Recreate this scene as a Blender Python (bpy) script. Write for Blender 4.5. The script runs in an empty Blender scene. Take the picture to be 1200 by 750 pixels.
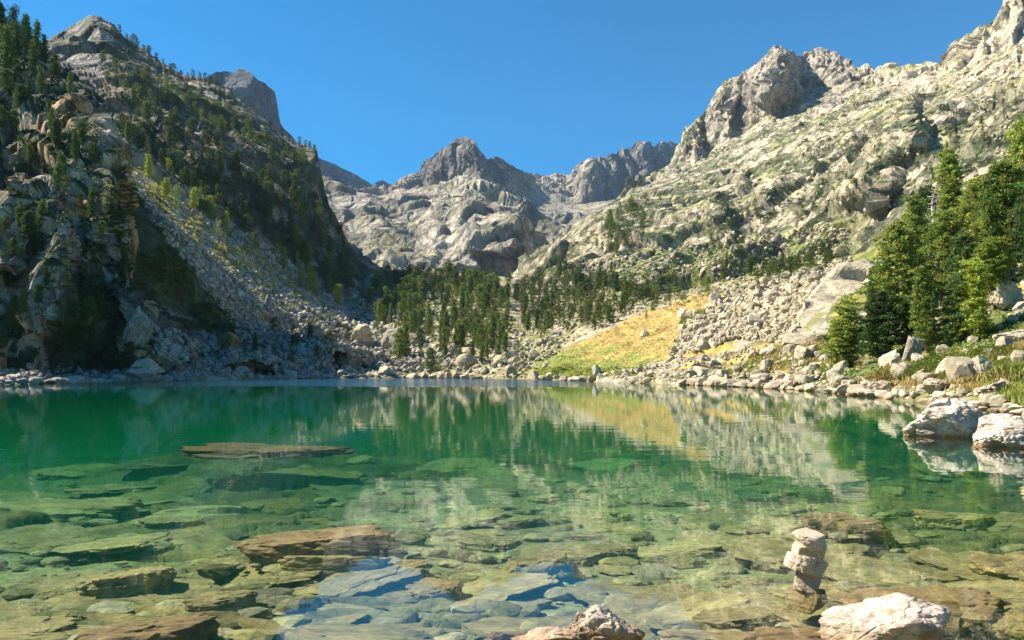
import bpy, math, random
import numpy as np
from mathutils import Vector

# ------------------------------------------------------------------ camera, sky, sun, exposure
scene = bpy.context.scene
COL = scene.collection
F, HY, CH = 800.0, 434.0, 1.5          # focal length in photo pixels, horizon row, eye height
cam_d = bpy.data.cameras.new('camera')
cam = bpy.data.objects.new('camera', cam_d); COL.objects.link(cam)
cam.location = (0, 0, CH); cam.rotation_euler = (math.radians(90), 0, 0)
cam_d.sensor_width = 36; cam_d.lens = 24; cam_d.shift_y = (HY-375)/1200
cam_d.clip_start = 0.05; cam_d.clip_end = 20000
scene.camera = cam

SUN_AZ, SUN_EL = math.radians(12), math.radians(44)      # azimuth measured from straight left towards ahead
SUN = Vector((-math.cos(SUN_AZ)*math.cos(SUN_EL), math.sin(SUN_AZ)*math.cos(SUN_EL), math.sin(SUN_EL)))
world = bpy.data.worlds.new('World'); scene.world = world; world.use_nodes = True
wn = world.node_tree; wn.nodes.clear()
sky = wn.nodes.new('ShaderNodeTexSky'); sky.sky_type = 'NISHITA'; sky.sun_disc = False
sky.sun_elevation = SUN_EL; sky.sun_rotation = math.atan2(SUN.x, SUN.y)
sky.altitude = 2200; sky.air_density = 1.0; sky.dust_density = 0.15; sky.ozone_density = 2.5
hs = wn.nodes.new('ShaderNodeHueSaturation'); hs.inputs['Saturation'].default_value = 1.9; hs.inputs['Hue'].default_value = .49
bg = wn.nodes.new('ShaderNodeBackground'); bg.inputs['Strength'].default_value = 0.066
wo = wn.nodes.new('ShaderNodeOutputWorld')
wn.links.new(sky.outputs[0], hs.inputs['Color']); wn.links.new(hs.outputs[0], bg.inputs['Color'])
wn.links.new(bg.outputs[0], wo.inputs['Surface'])
sl = bpy.data.lights.new('sun', 'SUN'); sl.energy = 5.0; sl.angle = math.radians(0.5); sl.color = (1.0, 0.90, 0.74)
so = bpy.data.objects.new('sun', sl); COL.objects.link(so)
so.rotation_euler = SUN.to_track_quat('Z', 'Y').to_euler(); so.location = (-300, 100, 300)
vs = scene.view_settings
vs.view_transform = 'Standard'; vs.look = 'None'; vs.gamma = 1; vs.use_curve_mapping = False; vs.exposure = 1.48
cy = scene.cycles
cy.use_denoising = True; cy.max_bounces = 6; cy.diffuse_bounces = 2; cy.glossy_bounces = 3
cy.transparent_max_bounces = 8; cy.volume_bounces = 0; cy.transmission_bounces = 2
cy.caustics_reflective = False; cy.caustics_refractive = False; cy.sample_clamp_indirect = 4
HAZE = True

# ------------------------------------------------------------------ noise
f32 = np.float32
def _h(ix, iy, iz, s):
    n = (ix.astype(np.uint32)*np.uint32(73856093)) ^ (iy.astype(np.uint32)*np.uint32(19349663)) ^ (iz.astype(np.uint32)*np.uint32(83492791)) ^ np.uint32((s*2654435761) & 0xffffffff)
    n ^= n >> np.uint32(13); n *= np.uint32(1274126177); n ^= n >> np.uint32(16)
    n *= np.uint32(2246822519); n ^= n >> np.uint32(15)
    return n
def _r(n, k):
    m = n*np.uint32(747796405+k*2) + np.uint32(2891336453)
    m ^= m >> np.uint32(15); m *= np.uint32(277803737); m ^= m >> np.uint32(14)
    return (m & np.uint32(0xffffff)).astype(f32)/f32(0xffffff)
def vnoise(p, s=0):
    """value noise in -1..1, p (N,3)"""
    i = np.floor(p); f = (p-i).astype(f32); i = i.astype(np.int64)
    f = f*f*f*(f*(f*6-15)+10)
    out = 0
    for dx in (0, 1):
        wx = f[:, 0] if dx else 1-f[:, 0]
        for dy in (0, 1):
            wy = f[:, 1] if dy else 1-f[:, 1]
            for dz in (0, 1):
                wz = f[:, 2] if dz else 1-f[:, 2]
                out = out + wx*wy*wz*_r(_h(i[:, 0]+dx, i[:, 1]+dy, i[:, 2]+dz, s), 0)
    return out*2-1
def fbm(p, octs=4, s=0, gain=.5):
    a, o, t = 1.0, 0, 0
    for k in range(octs):
        o = o + a*vnoise(p*(2.03**k)+17.3*k, s+k); t += a; a *= gain
    return o/t
def ridged(p, octs=4, s=0):
    a, o, t = 1.0, 0, 0
    for k in range(octs):
        o = o + a*(1-2*np.abs(vnoise(p*(2.1**k)+9.1*k, s+k))); t += a; a *= .5
    return o/t
def cells(p, s=0, tilt=1.2, k=16.0):
    """broken blocks: every cell has its own height and its own tilted face; returns (value, edge 0..1, random)"""
    b = np.floor(p).astype(np.int64); p = p.astype(f32)
    n = len(p)
    d1 = np.full(n, 9, f32); d2 = np.full(n, 9, f32); v = np.zeros(n, f32); wt = np.zeros(n, f32); rr = np.zeros(n, f32)
    for dx in (-1, 0, 1):
        for dy in (-1, 0, 1):
            for dz in (-1, 0, 1):
                c0, c1, c2 = b[:, 0]+dx, b[:, 1]+dy, b[:, 2]+dz
                h = _h(c0, c1, c2, s)
                ox = p[:, 0]-(c0+_r(h, 1)).astype(f32); oy = p[:, 1]-(c1+_r(h, 2)).astype(f32); oz = p[:, 2]-(c2+_r(h, 3)).astype(f32)
                d = np.sqrt(ox*ox+oy*oy+oz*oz)
                m = d < d1
                d2 = np.where(m, d1, np.minimum(d2, d))
                val = (_r(h, 4)-.5) + tilt*((_r(h, 5)-.5)*ox+(_r(h, 6)-.5)*oy+(_r(h, 7)-.5)*oz)
                w = np.exp(-k*d); v += w*val; wt += w
                rr = np.where(m, _r(h, 8), rr); d1 = np.where(m, d, d1)
    return v/(wt+1e-20), d2-d1, rr
def smooth01(x, a, b):
    t = np.clip((x-a)/(b-a), 0, 1); return t*t*(3-2*t)
def inpoly(px, py, poly):
    r = np.zeros(px.shape, bool); n = len(poly); j = n-1
    for i in range(n):
        xi, yi = poly[i]; xj, yj = poly[j]
        c = ((yi > py) != (yj > py)) & (px < (xj-xi)*(py-yi)/((yj-yi) if yj != yi else 1e-9)+xi)
        r ^= c; j = i
    return r

# ------------------------------------------------------------------ object helpers
def tag(o, label=None, cat=None, group=None, kind=None):
    if label: o['label'] = label
    if cat: o['category'] = cat
    if group: o['group'] = group
    if kind: o['kind'] = kind
    return o
def mesh_np(name, V, Fc, mat=None, smooth=False, cols=None, mats=None, midx=None):
    me = bpy.data.meshes.new(name)
    V = np.asarray(V, f32); Fc = np.asarray(Fc, np.int32); k = Fc.shape[1]
    me.vertices.add(len(V)); me.vertices.foreach_set('co', V.ravel())
    me.loops.add(Fc.size); me.loops.foreach_set('vertex_index', Fc.ravel())
    me.polygons.add(len(Fc)); me.polygons.foreach_set('loop_start', np.arange(0, Fc.size, k, dtype=np.int32))
    me.polygons.foreach_set('loop_total', np.full(len(Fc), k, np.int32))
    me.polygons.foreach_set('use_smooth', np.full(len(Fc), smooth, bool))
    for m in (mats or ([mat] if mat else [])): me.materials.append(m)
    if midx is not None: me.polygons.foreach_set('material_index', np.asarray(midx, np.int32))
    if cols is not None:
        a = me.color_attributes.new('Col', 'FLOAT_COLOR', 'POINT')
        c = np.ones((len(V), 4), f32); c[:, :3] = cols; a.data.foreach_set('color', c.ravel())
    me.update(); return me
def link(name, me, parent=None):
    o = bpy.data.objects.new(name, me); COL.objects.link(o)
    if parent: o.parent = parent
    return o
def grid_faces(R, C):
    i = np.arange(R*C).reshape(R, C)
    return np.stack([i[:-1, :-1], i[:-1, 1:], i[1:, 1:], i[1:, :-1]], -1).reshape(-1, 4)

# ------------------------------------------------------------------ materials
def nd(nt, t, **kw):
    n = nt.nodes.new(t)
    for k, v in kw.items():
        if k.startswith('i_'): n.inputs[k[2:].replace('_', ' ')].default_value = v
        else: setattr(n, k, v)
    return n
def rock_mat(name, sc, base=None, bump=1.0, rough=.9, strata=0.0, contrast=.5, objrand=False, spots=0.0, tide=None, crack=.62, vert=1.0, crw=.05):
    """vertex colour (or plain base) broken up by grain, stains and cracks; sc = metres of one coarse feature"""
    m = bpy.data.materials.new(name); m.use_nodes = True; nt = m.node_tree; L = nt.links.new
    b = nt.nodes['Principled BSDF']; b.inputs['Roughness'].default_value = rough
    b.inputs['Specular IOR Level'].default_value = .25
    tc = nd(nt, 'ShaderNodeNewGeometry') if not objrand else nd(nt, 'ShaderNodeTexCoord')
    src = tc.outputs['Position'] if not objrand else tc.outputs['Object']
    mp = nd(nt, 'ShaderNodeMapping'); mp.inputs['Scale'].default_value = (1/sc, 1/sc, 1/sc*(1+strata)*vert)
    if objrand:
        oi = nd(nt, 'ShaderNodeObjectInfo'); va = nd(nt, 'ShaderNodeVectorMath', operation='MULTIPLY_ADD')
        cb = nd(nt, 'ShaderNodeCombineXYZ'); L(oi.outputs['Random'], cb.inputs[0]); L(oi.outputs['Random'], cb.inputs[1])
        va.inputs[1].default_value = (90, 40, 10); L(cb.outputs[0], va.inputs[0]); L(src, va.inputs[2]); L(va.outputs[0], mp.inputs[0])
    else: L(src, mp.inputs[0])
    n1 = nd(nt, 'ShaderNodeTexNoise', i_Scale=1.0, i_Detail=9.0, i_Roughness=.68)
    n2 = nd(nt, 'ShaderNodeTexNoise', i_Scale=4.3, i_Detail=8.0, i_Roughness=.7)
    vo = nd(nt, 'ShaderNodeTexVoronoi', feature='DISTANCE_TO_EDGE', i_Scale=1.7)
    for n in (n1, n2): L(mp.outputs[0], n.inputs['Vector'])
    wv = nd(nt, 'ShaderNodeVectorMath', operation='MULTIPLY_ADD'); L(n2.outputs['Color'], wv.inputs[0]); wv.inputs[1].default_value = (.35, .35, .35); L(mp.outputs[0], wv.inputs[2])
    L(wv.outputs[0], vo.inputs['Vector'])
    if base is None:
        at = nd(nt, 'ShaderNodeAttribute', attribute_name='Col'); c0 = at.outputs['Color']
    else:
        rg = nd(nt, 'ShaderNodeRGB'); rg.outputs[0].default_value = (*base, 1); c0 = rg.outputs[0]
    r1 = nd(nt, 'ShaderNodeMapRange'); L(n1.outputs['Fac'], r1.inputs[0])
    r1.inputs[1].default_value = .3; r1.inputs[2].default_value = .7; r1.inputs[3].default_value = 1-contrast; r1.inputs[4].default_value = 1+contrast*1.1
    r2 = nd(nt, 'ShaderNodeMapRange'); L(n2.outputs['Fac'], r2.inputs[0])
    r2.inputs[1].default_value = .32; r2.inputs[2].default_value = .68; r2.inputs[3].default_value = 1-contrast*.7; r2.inputs[4].default_value = 1+contrast*.45
    r3 = nd(nt, 'ShaderNodeMapRange'); L(vo.outputs['Distance'], r3.inputs[0])
    r3.inputs[1].default_value = 0; r3.inputs[2].default_value = crw; r3.inputs[3].default_value = crack; r3.inputs[4].default_value = 1
    vo2 = nd(nt, 'ShaderNodeTexVoronoi', feature='DISTANCE_TO_EDGE', i_Scale=4.9); L(wv.outputs[0], vo2.inputs['Vector'])
    r6 = nd(nt, 'ShaderNodeMapRange'); L(vo2.outputs['Distance'], r6.inputs[0]); r6.inputs[2].default_value = crw*1.3; r6.inputs[3].default_value = (1+crack)/2; r6.inputs[4].default_value = 1
    m0 = nd(nt, 'ShaderNodeMath', operation='MULTIPLY'); L(r1.outputs[0], m0.inputs[0]); L(r6.outputs[0], m0.inputs[1])
    m1 = nd(nt, 'ShaderNodeMath', operation='MULTIPLY'); L(m0.outputs[0], m1.inputs[0]); L(r2.outputs[0], m1.inputs[1])
    m2 = nd(nt, 'ShaderNodeMath', operation='MULTIPLY'); L(m1.outputs[0], m2.inputs[0]); L(r3.outputs[0], m2.inputs[1])
    fac = m2.outputs[0]
    if objrand:
        ro = nd(nt, 'ShaderNodeMapRange'); L(oi.outputs['Random'], ro.inputs[0]); ro.inputs[3].default_value = .72; ro.inputs[4].default_value = 1.18
        m4 = nd(nt, 'ShaderNodeMath', operation='MULTIPLY'); L(fac, m4.inputs[0]); L(ro.outputs[0], m4.inputs[1]); fac = m4.outputs[0]
    vm = nd(nt, 'ShaderNodeVectorMath', operation='SCALE'); L(c0, vm.inputs[0]); L(fac, vm.inputs['Scale'])
    cur = vm.outputs[0]
    if spots:                                               # lichen and rust patches
        n5 = nd(nt, 'ShaderNodeTexNoise', i_Scale=2.1, i_Detail=6.0, i_Roughness=.75); L(mp.outputs[0], n5.inputs['Vector'])
        r5 = nd(nt, 'ShaderNodeMapRange'); L(n5.outputs['Fac'], r5.inputs[0]); r5.inputs[1].default_value = .52; r5.inputs[2].default_value = .62; r5.inputs[4].default_value = spots
        mx = nd(nt, 'ShaderNodeMix', data_type='RGBA', blend_type='MULTIPLY'); L(r5.outputs[0], mx.inputs[0]); L(cur, mx.inputs[6]); mx.inputs[7].default_value = (.62, .42, .24, 1); cur = mx.outputs[2]
    if tide:                                                # a wet, algae-brown belt just above the lake level
        gp = nd(nt, 'ShaderNodeNewGeometry'); sp = nd(nt, 'ShaderNodeSeparateXYZ'); L(gp.outputs['Position'], sp.inputs[0])
        rt = nd(nt, 'ShaderNodeMapRange'); L(sp.outputs['Z'], rt.inputs[0]); rt.inputs[1].default_value = .0; rt.inputs[2].default_value = tide; rt.inputs[3].default_value = 1; rt.inputs[4].default_value = 0
        mx = nd(nt, 'ShaderNodeMix', data_type='RGBA', blend_type='MULTIPLY'); L(rt.outputs[0], mx.inputs[0]); L(cur, mx.inputs[6]); mx.inputs[7].default_value = (.55, .43, .27, 1); cur = mx.outputs[2]
    L(cur, b.inputs['Base Color'])
    ad = nd(nt, 'ShaderNodeMath', operation='MULTIPLY_ADD'); L(n2.outputs['Fac'], ad.inputs[0]); ad.inputs[1].default_value = .35; L(n1.outputs['Fac'], ad.inputs[2])
    ad2 = nd(nt, 'ShaderNodeMath', operation='MULTIPLY_ADD'); L(r3.outputs[0], ad2.inputs[0]); ad2.inputs[1].default_value = .25; L(ad.outputs[0], ad2.inputs[2])
    bp = nd(nt, 'ShaderNodeBump', i_Strength=.9, i_Distance=sc*.35*bump); L(ad2.outputs[0], bp.inputs['Height']); L(bp.outputs[0], b.inputs['Normal'])
    return m
def leaf_mat(name, c, var=.35, trans=.25):
    m = bpy.data.materials.new(name); m.use_nodes = True; nt = m.node_tree; L = nt.links.new
    b = nt.nodes['Principled BSDF']; b.inputs['Roughness'].default_value = .7; b.inputs['Specular IOR Level'].default_value = .2
    at = nd(nt, 'ShaderNodeAttribute', attribute_name='Col'); oi = nd(nt, 'ShaderNodeObjectInfo')
    r = nd(nt, 'ShaderNodeMapRange'); L(oi.outputs['Random'], r.inputs[0]); r.inputs[3].default_value = 1-var; r.inputs[4].default_value = 1+var
    hsn = nd(nt, 'ShaderNodeHueSaturation'); rg = nd(nt, 'ShaderNodeMix', data_type='RGBA', blend_type='MULTIPLY'); rg.inputs[0].default_value = 1
    L(at.outputs['Color'], rg.inputs[6]); rg.inputs[7].default_value = (*c, 1); L(rg.outputs[2], hsn.inputs['Color']); L(r.outputs[0], hsn.inputs['Value'])
    rh = nd(nt, 'ShaderNodeMath', operation='MULTIPLY_ADD'); L(oi.outputs['Random'], rh.inputs[0]); rh.inputs[1].default_value = -.03; rh.inputs[2].default_value = .515; L(rh.outputs[0], hsn.inputs['Hue'])
    L(hsn.outputs[0], b.inputs['Base Color'])
    tr = nd(nt, 'ShaderNodeBsdfTranslucent'); L(hsn.outputs[0], tr.inputs['Color'])
    mx = nd(nt, 'ShaderNodeMixShader'); mx.inputs[0].default_value = trans
    L(b.outputs[0], mx.inputs[1]); L(tr.outputs[0], mx.inputs[2]); L(mx.outputs[0], nt.nodes['Material Output'].inputs['Surface'])
    return m

# ------------------------------------------------------------------ terrain
BODIES = []
def zrow(D, z): return HY-(z-CH)*F/D
def body(name, x0, x1, dx, layers, rows, disp, mat, colfn, spurs=(), ridge=None, jitter=2.0, seed=0, fade=.55, strata=(1, 1, 1), sharp=42.0, calm=None, joint=.22, flatsh=True):
    """a mountain as a surface swept through traced contour lines; each contour has its own real distance.
    layers: lists of (column, row, distance); ridge = index of the skyline contour"""
    U = np.arange(x0, x1+.1, dx); C = len(U)
    prof = []
    for k, l in enumerate(layers):
        a = np.array(l, float); py = np.interp(U, a[:, 0], a[:, 1]); D = np.interp(U, a[:, 0], a[:, 2])
        w = 25; ker = np.hanning(w+2)[1:-1]; ker /= ker.sum()
        D = np.convolve(np.pad(D, w//2, 'edge'), ker, 'valid')
        if k != ridge:
            ker2 = np.hanning(19); ker2 /= ker2.sum(); py = np.convolve(np.pad(py, 9, 'edge'), ker2, 'valid')
        else:
            q = np.stack([U, U*0, U*0+seed], 1)
            py = py + jitter*(vnoise(q/9, 5)*.8+vnoise(q/3.7, 6)*.55+vnoise(q/1.9, 7)*.3)
        prof.append((py, D))
    PY, DD, TT = [], [], []
    for k, n in enumerate(rows):
        for t in np.arange(n)/n:
            PY.append(prof[k][0]*(1-t)+prof[k+1][0]*t); DD.append(1/((1-t)/prof[k][1]+t/prof[k+1][1]) if False else prof[k][1]*(1-t)+prof[k+1][1]*t); TT.append(k+t)
    PY.append(prof[-1][0]); DD.append(prof[-1][1]); TT.append(len(rows))
    T = np.array(TT)
    # rows are straight in space: heights are blended, not picture rows
    H = []
    for k, n in enumerate(rows):
        za = CH+(HY-prof[k][0])/F*prof[k][1]; zb = CH+(HY-prof[k+1][0])/F*prof[k+1][1]
        for t in np.arange(n)/n: H.append(za*(1-t)+zb*t)
    H.append(CH+(HY-prof[-1][0])/F*prof[-1][1])
    H = np.array(H); DD = np.array(DD); R = len(T)
    PX = np.repeat(U[None], R, 0); PY = HY-(H-CH)*F/DD
    for path, wl, wr, amp in spurs:                          # buttresses: gentle on the left flank, steep on the right
        pa = np.array(sorted(path, key=lambda q: q[1]), float)
        cx = np.interp(PY, pa[:, 1], pa[:, 0])
        s = PX-cx+6*vnoise(np.stack([PY.ravel()/22, PY.ravel()*0, PY.ravel()*0+seed], 1), 3).reshape(PX.shape)
        pr = np.where(s < 0, 1-np.clip(-s/wl, 0, 1), 1-np.clip(s/wr, 0, 1))
        ln = smooth01(PY, pa[0, 1]-14, pa[0, 1]+16)*(1-smooth01(PY, pa[-1, 1]-25, pa[-1, 1]+15))
        DD2 = DD*(1-amp*pr*ln); H = CH+(H-CH)*DD2/DD; DD = DD2
    P = np.stack([(PX-600)/F*DD, DD, H], -1)
    def normals(P):
        du = np.gradient(P, axis=1); dv = np.gradient(P, axis=0)
        n = np.cross(du, dv); return n/(np.linalg.norm(n, axis=-1, keepdims=True)+1e-9)
    def soft(N, n=3):
        for _ in range(n):
            Q = np.pad(N, ((1, 1), (1, 1), (0, 0)), 'edge'); N = (Q[:-2, 1:-1]+Q[2:, 1:-1]+Q[1:-1, :-2]+Q[1:-1, 2:]+2*N)/6
        return N/(np.linalg.norm(N, axis=-1, keepdims=True)+1e-9)
    N = soft(normals(P), 4)
    rt = ridge if ridge is not None else 99
    fd = np.where(np.abs(T-rt) < .9, fade+(1-fade)*np.abs(T-rt)/.9, 1)[:, None]
    if calm is not None: fd = fd*(1-(1-calm[2])*(smooth01(T, calm[0]-.15, calm[0]+.15)*(1-smooth01(T, calm[1]-.15, calm[1]+.1))))[:, None]
    st = np.array(strata)
    edge = np.ones(R*C, f32); crk = np.zeros(R*C, f32); rnd = np.zeros(R*C, f32)
    fd2 = np.where(np.abs(T-rt) < .5, .10+.9*np.abs(T-rt)/.5, 1)[:, None]*fd
    stretch = np.maximum(np.linalg.norm(np.gradient(P, axis=1), axis=-1), np.linalg.norm(np.gradient(P, axis=0), axis=-1))
    for j, (kind, size, amp) in enumerate(disp):
        q = P.reshape(-1, 3)/size*st
        if kind == 'c':
            q = q+.14*np.stack([vnoise(q*1.3, 31+j), vnoise(q*1.3, 41+j), vnoise(q*1.3, 51+j)], 1)
            v, e, rr = cells(q, seed*13+j, 1.15, sharp); v = v-joint*(1-smooth01(e, 0, .13)); crk = np.maximum(crk, (1-smooth01(e, .02, .16))*(size > 6)); edge = np.minimum(edge, np.clip(e*6, 0, 1)*.5+.5) ; rnd = rr if j < 2 else rnd
        elif kind == 'r': v = ridged(q, 4, seed+j)
        elif kind == 'R':                                    # splintered crags under the skyline
            q = P.reshape(-1, 3)/size*np.array([1, 1, .38]); v_, e_, _ = cells(q, seed+70, 1.1, 45.); q = q*2.3; v2_, e2_, _ = cells(q, seed+71, 1.1, 45.)
            v = (v_-.5*(1-smooth01(e_, 0, .15))+.45*v2_)*np.repeat(smooth01(T, rt-.85, rt-.55), C)
        else: v = fbm(q, 4, seed+j)
        P = P+N*(amp*v.reshape(R, C)*(fd if size < 20 or kind == 'R' else fd2)*np.clip(size/(3.0*stretch), 0, 1)**1.5)[..., None]
    N = normals(P)
    flat = P.reshape(-1, 3)
    px = 600+F*flat[:, 0]/np.maximum(flat[:, 1], 1); py = HY-F*(flat[:, 2]-CH)/np.maximum(flat[:, 1], 1)
    info = dict(px=px, py=py, P=flat, N=N.reshape(-1, 3), rnd=rnd, edge=edge, crk=crk, T=np.repeat(T, C))
    cols = colfn(info)
    me = mesh_np(name, flat, grid_faces(R, C), mat, not flatsh, cols)
    o = link(name, me); tag(o, kind='structure')
    BODIES.append((name, info)); info['obj'] = o
    return o

def mix(a, b, t): return a*(1-t[:, None])+np.array(b)*t[:, None]
TAN = np.array([.42, .36, .25]); GREY = np.array([.22, .21, .195]); ORANGE = np.array([.42, .24, .11]); PALE = np.array([.52, .47, .37])
GRASS = (.085, .115, .022); DRY = (.36, .262, .085); DARKG = (.032, .055, .014)
def rockbase(i, sc, a=TAN, b=GREY, amt=.6):
    p = i['P']/sc
    t = smooth01(fbm(p, 4, 3)+(i['rnd']-.5)*.9, -.35, .45)*amt
    c = np.repeat(a[None], len(p), 0)*(.82+.3*i['rnd'][:, None]); return mix(c, b, t)
def warp(i, a=7, s=14):
    q = np.stack([i['px']/s, i['py']/s, i['px']*0], 1)
    return i['px']+a*vnoise(q, 77), i['py']+a*vnoise(q, 78)
def greens(i, c, sc, lo, flat_lo=.35, flat_hi=.65, col=GRASS, amt=.9):
    g = smooth01(i['N'][:, 2], flat_lo, flat_hi)*smooth01(fbm(i['P']/sc, 4, 9), lo, lo+.22)*amt
    return mix(c, col, g)
M_far = rock_mat('far_rock', 60, bump=1.1, contrast=.6, vert=.55, crw=.09, crack=.6)
M_mid = rock_mat('mountain_rock', 17, bump=1.2, contrast=.62, vert=.6, crw=.10, crack=.6)
M_left = rock_mat('cliff_rock', 8, bump=.8, contrast=.55, vert=.5, crw=.09, crack=.5)
M_ground = rock_mat('valley_ground', 3, bump=.35, contrast=.4)

WL = [(-400, 458, 50), (-200, 455, 57), (0, 451, 70.6), (150, 447.5, 89), (300, 445, 109), (400, 443.6, 125), (500, 443, 133), (600, 444, 120), (700, 447.5, 89), (800, 451, 70.6), (900, 455, 57),
      (960, 459, 48), (1020, 464.5, 39.3), (1080, 471, 32.4), (1140, 479, 26.7), (1200, 487, 22.6), (1300, 500, 18.2), (1600, 545, 10.8)]
# --- the valley floor: shore, scree, forest bench, meadow, right-hand slope
def wlD(px): a = np.array(WL, float); return float(np.interp(px, a[:, 0], a[:, 2]))
xs = [w[0] for w in WL]
V0 = [(x, zrow(wlD(x)-5, -2.0), wlD(x)-5) for x in xs]
V1 = [(x, zrow(wlD(x), -.12), wlD(x)) for x in xs]
V2 = [(x, zrow(wlD(x)*1.05+.5, .45 if x < 1000 else .3), wlD(x)*1.05+.5) for x in xs]
V3 = [(-400, 425, 80), (0, 432, 85), (150, 432, 100), (300, 432, 125), (400, 430, 145), (500, 428, 155), (560, 427, 150), (600, 430, 135), (700, 430, 104), (800, 428, 86), (900, 430, 72), (960, 432, 62), (1020, 436, 52), (1080, 440, 44), (1140, 444, 37), (1200, 447, 32), (1300, 450, 27), (1600, 460, 17)]
V4 = [(-400, 420, 100), (0, 425, 110), (150, 420, 140), (300, 412, 175), (400, 400, 210), (480, 385, 240), (560, 388, 235), (620, 405, 190), (700, 405, 140), (760, 392, 122), (800, 388, 108), (900, 385, 92), (960, 392, 78), (1020, 405, 66), (1080, 405, 56), (1140, 400, 50), (1200, 395, 45), (1300, 385, 40), (1600, 370, 28)]
V5 = [(-400, 415, 150), (0, 415, 160), (150, 405, 190), (300, 395, 230), (400, 380, 280), (450, 360, 330), (520, 350, 360), (580, 352, 340), (620, 380, 260), (640, 388, 235), (700, 382, 180), (760, 372, 155), (820, 350, 150), (900, 333, 145), (960, 325, 125), (1000, 318, 110), (1040, 330, 92), (1100, 325, 82), (1200, 300, 72), (1300, 280, 64), (1600, 250, 50)]
V6 = [(-400, 410, 300), (150, 400, 320), (300, 385, 350), (400, 350, 420), (450, 325, 470), (520, 318, 520), (600, 325, 560), (640, 345, 430), (700, 350, 330), (760, 348, 290), (820, 338, 240), (900, 322, 210), (960, 312, 180), (1000, 300, 155), (1050, 270, 140), (1100, 245, 130), (1200, 200, 125), (1300, 170, 120), (1600, 120, 110)]
V7 = [(-400, 430, 500), (300, 420, 520), (450, 345, 640), (520, 330, 700), (600, 330, 800), (700, 355, 500), (800, 345, 400), (900, 340, 320), (1000, 320, 230), (1100, 270, 200), (1200, 225, 200), (1600, 150, 190)]
def col_valley(i):
    x, y = warp(i, 5, 12); c = rockbase(i, 9, TAN, GREY, .55)
    c = greens(i, c, 7, -.12, .2, .5, (.19, .19, .06), .85)
    up = i['P'][:, 2] > .35
    me_ = inpoly(x, y, [(590, 442), (628, 426), (665, 408), (706, 385), (760, 366), (815, 342), (850, 340), (842, 356), (806, 380), (790, 410), (770, 424), (730, 436), (690, 441), (640, 443)]) & up
    c = np.where(me_[:, None], mix(np.repeat(np.array(DRY)[None], len(c), 0), (.19, .225, .045), smooth01((y-408)*.05+fbm(i['P']/6, 3, 8)*1.4-(x-690)*.006, -.2, .8)), c)
    yl = inpoly(x, y, [(775, 432), (800, 412), (860, 400), (900, 378), (925, 385), (925, 410), (985, 395), (1010, 400), (1000, 430), (940, 436), (860, 440)]) & up
    t = smooth01(fbm(i['P']/4, 3, 15), -.05, .15)*yl
    c = mix(c, (.48, .34, .09), t)
    rg = inpoly(x, y, [(960, 445), (985, 300), (1040, 200), (1200, 120), (1700, 80), (1700, 520), (1200, 475), (1130, 462), (1050, 445)]) & up
    c = mix(c, (.10, .13, .028), smooth01(fbm(i['P']/5, 4, 25), -.25, .05)*rg*.9)
    c = mix(c, (.33, .25, .06), smooth01(fbm(i['P']/3, 3, 35), .15, .3)*rg*.8)
    c = mix(c, (.15, .14, .08), ((i['P'][:, 2] < .12)*.7).astype(f32))
    return c
body('valley_floor', -400, 1600, 1.5, [V0, V1, V2, V3, V4, V5, V6, V7], [6, 8, 26, 50, 50, 60, 20],
     [('f', 14, 1.8), ('c', 5, .8), ('c', 1.6, .22)], M_ground, col_valley, seed=1, fade=1, sharp=16.0, joint=0, flatsh=False)

# --- near left cliff
A0 = [(-500, 470, 52), (-200, 460, 66), (0, 441, 82), (100, 440, 90), (150, 439, 97), (192, 438, 103), (215, 437, 106)]
A1 = [(-500, 330, 70), (-200, 330, 80), (0, 370, 88), (60, 372, 94), (100, 375, 97), (150, 385, 101), (185, 420, 104), (215, 430, 107)]
A2 = [(-500, 250, 80), (-200, 240, 90), (0, 270, 97), (60, 262, 103), (100, 250, 108), (135, 265, 112), (155, 330, 106), (185, 405, 106), (215, 428, 109)]
A3 = [(-500, 180, 110), (-200, 170, 120), (0, 195, 118), (60, 185, 122), (100, 180, 125), (128, 205, 122), (152, 305, 112), (185, 402, 109), (215, 427, 111)]
A4 = [(-500, 90, 140), (-200, 60, 145), (0, 95, 150), (50, 110, 150), (90, 135, 142), (122, 165, 132), (135, 215, 126), (152, 300, 117), (185, 400, 112), (215, 426, 113)]
A5 = [(-500, 60, 180), (-300, 20, 180), (-100, -5, 180), (-20, 5, 178), (10, 22, 176), (30, 38, 172), (50, 52, 168), (75, 82, 162), (100, 112, 158), (122, 145, 146), (132, 195, 135), (142, 245, 128), (152, 295, 122), (165, 365, 118), (182, 395, 115), (200, 420, 114), (215, 437, 114)]
A6 = [(x, y+190, D*1.2) for x, y, D in A5]
def col_A(i):
    c = rockbase(i, 14, np.array([.49, .42, .33]), np.array([.25, .24, .22]), .65)
    st = smooth01(fbm(i['P']*np.array([.12, .12, .03]), 4, 21), .0, .25)
    c = mix(c, (.55, .33, .15), st*.85)
    c = greens(i, c, 9, -.25, .15, .42, DARKG, .95)
    x, y = warp(i, 9, 16)
    g = inpoly(x, y, [(60, 438), (55, 400), (80, 330), (110, 300), (135, 360), (150, 415), (190, 438)])
    return mix(c, (.035, .055, .014), g*.85)
SA = [([(60, 215), (75, 300), (58, 395)], 50, 9, .10), ([(25, 200), (15, 330)], 40, 8, .07), ([(128, 150), (135, 205), (140, 260)], 26, 5, .05),
      ([(92, 125), (98, 165)], 22, 6, .06), ([(145, 320), (172, 405)], 26, 6, .05), ([(-40, 100), (-60, 300)], 60, 14, .10), ([(112, 240), (120, 300)], 22, 6, .05)]
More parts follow.
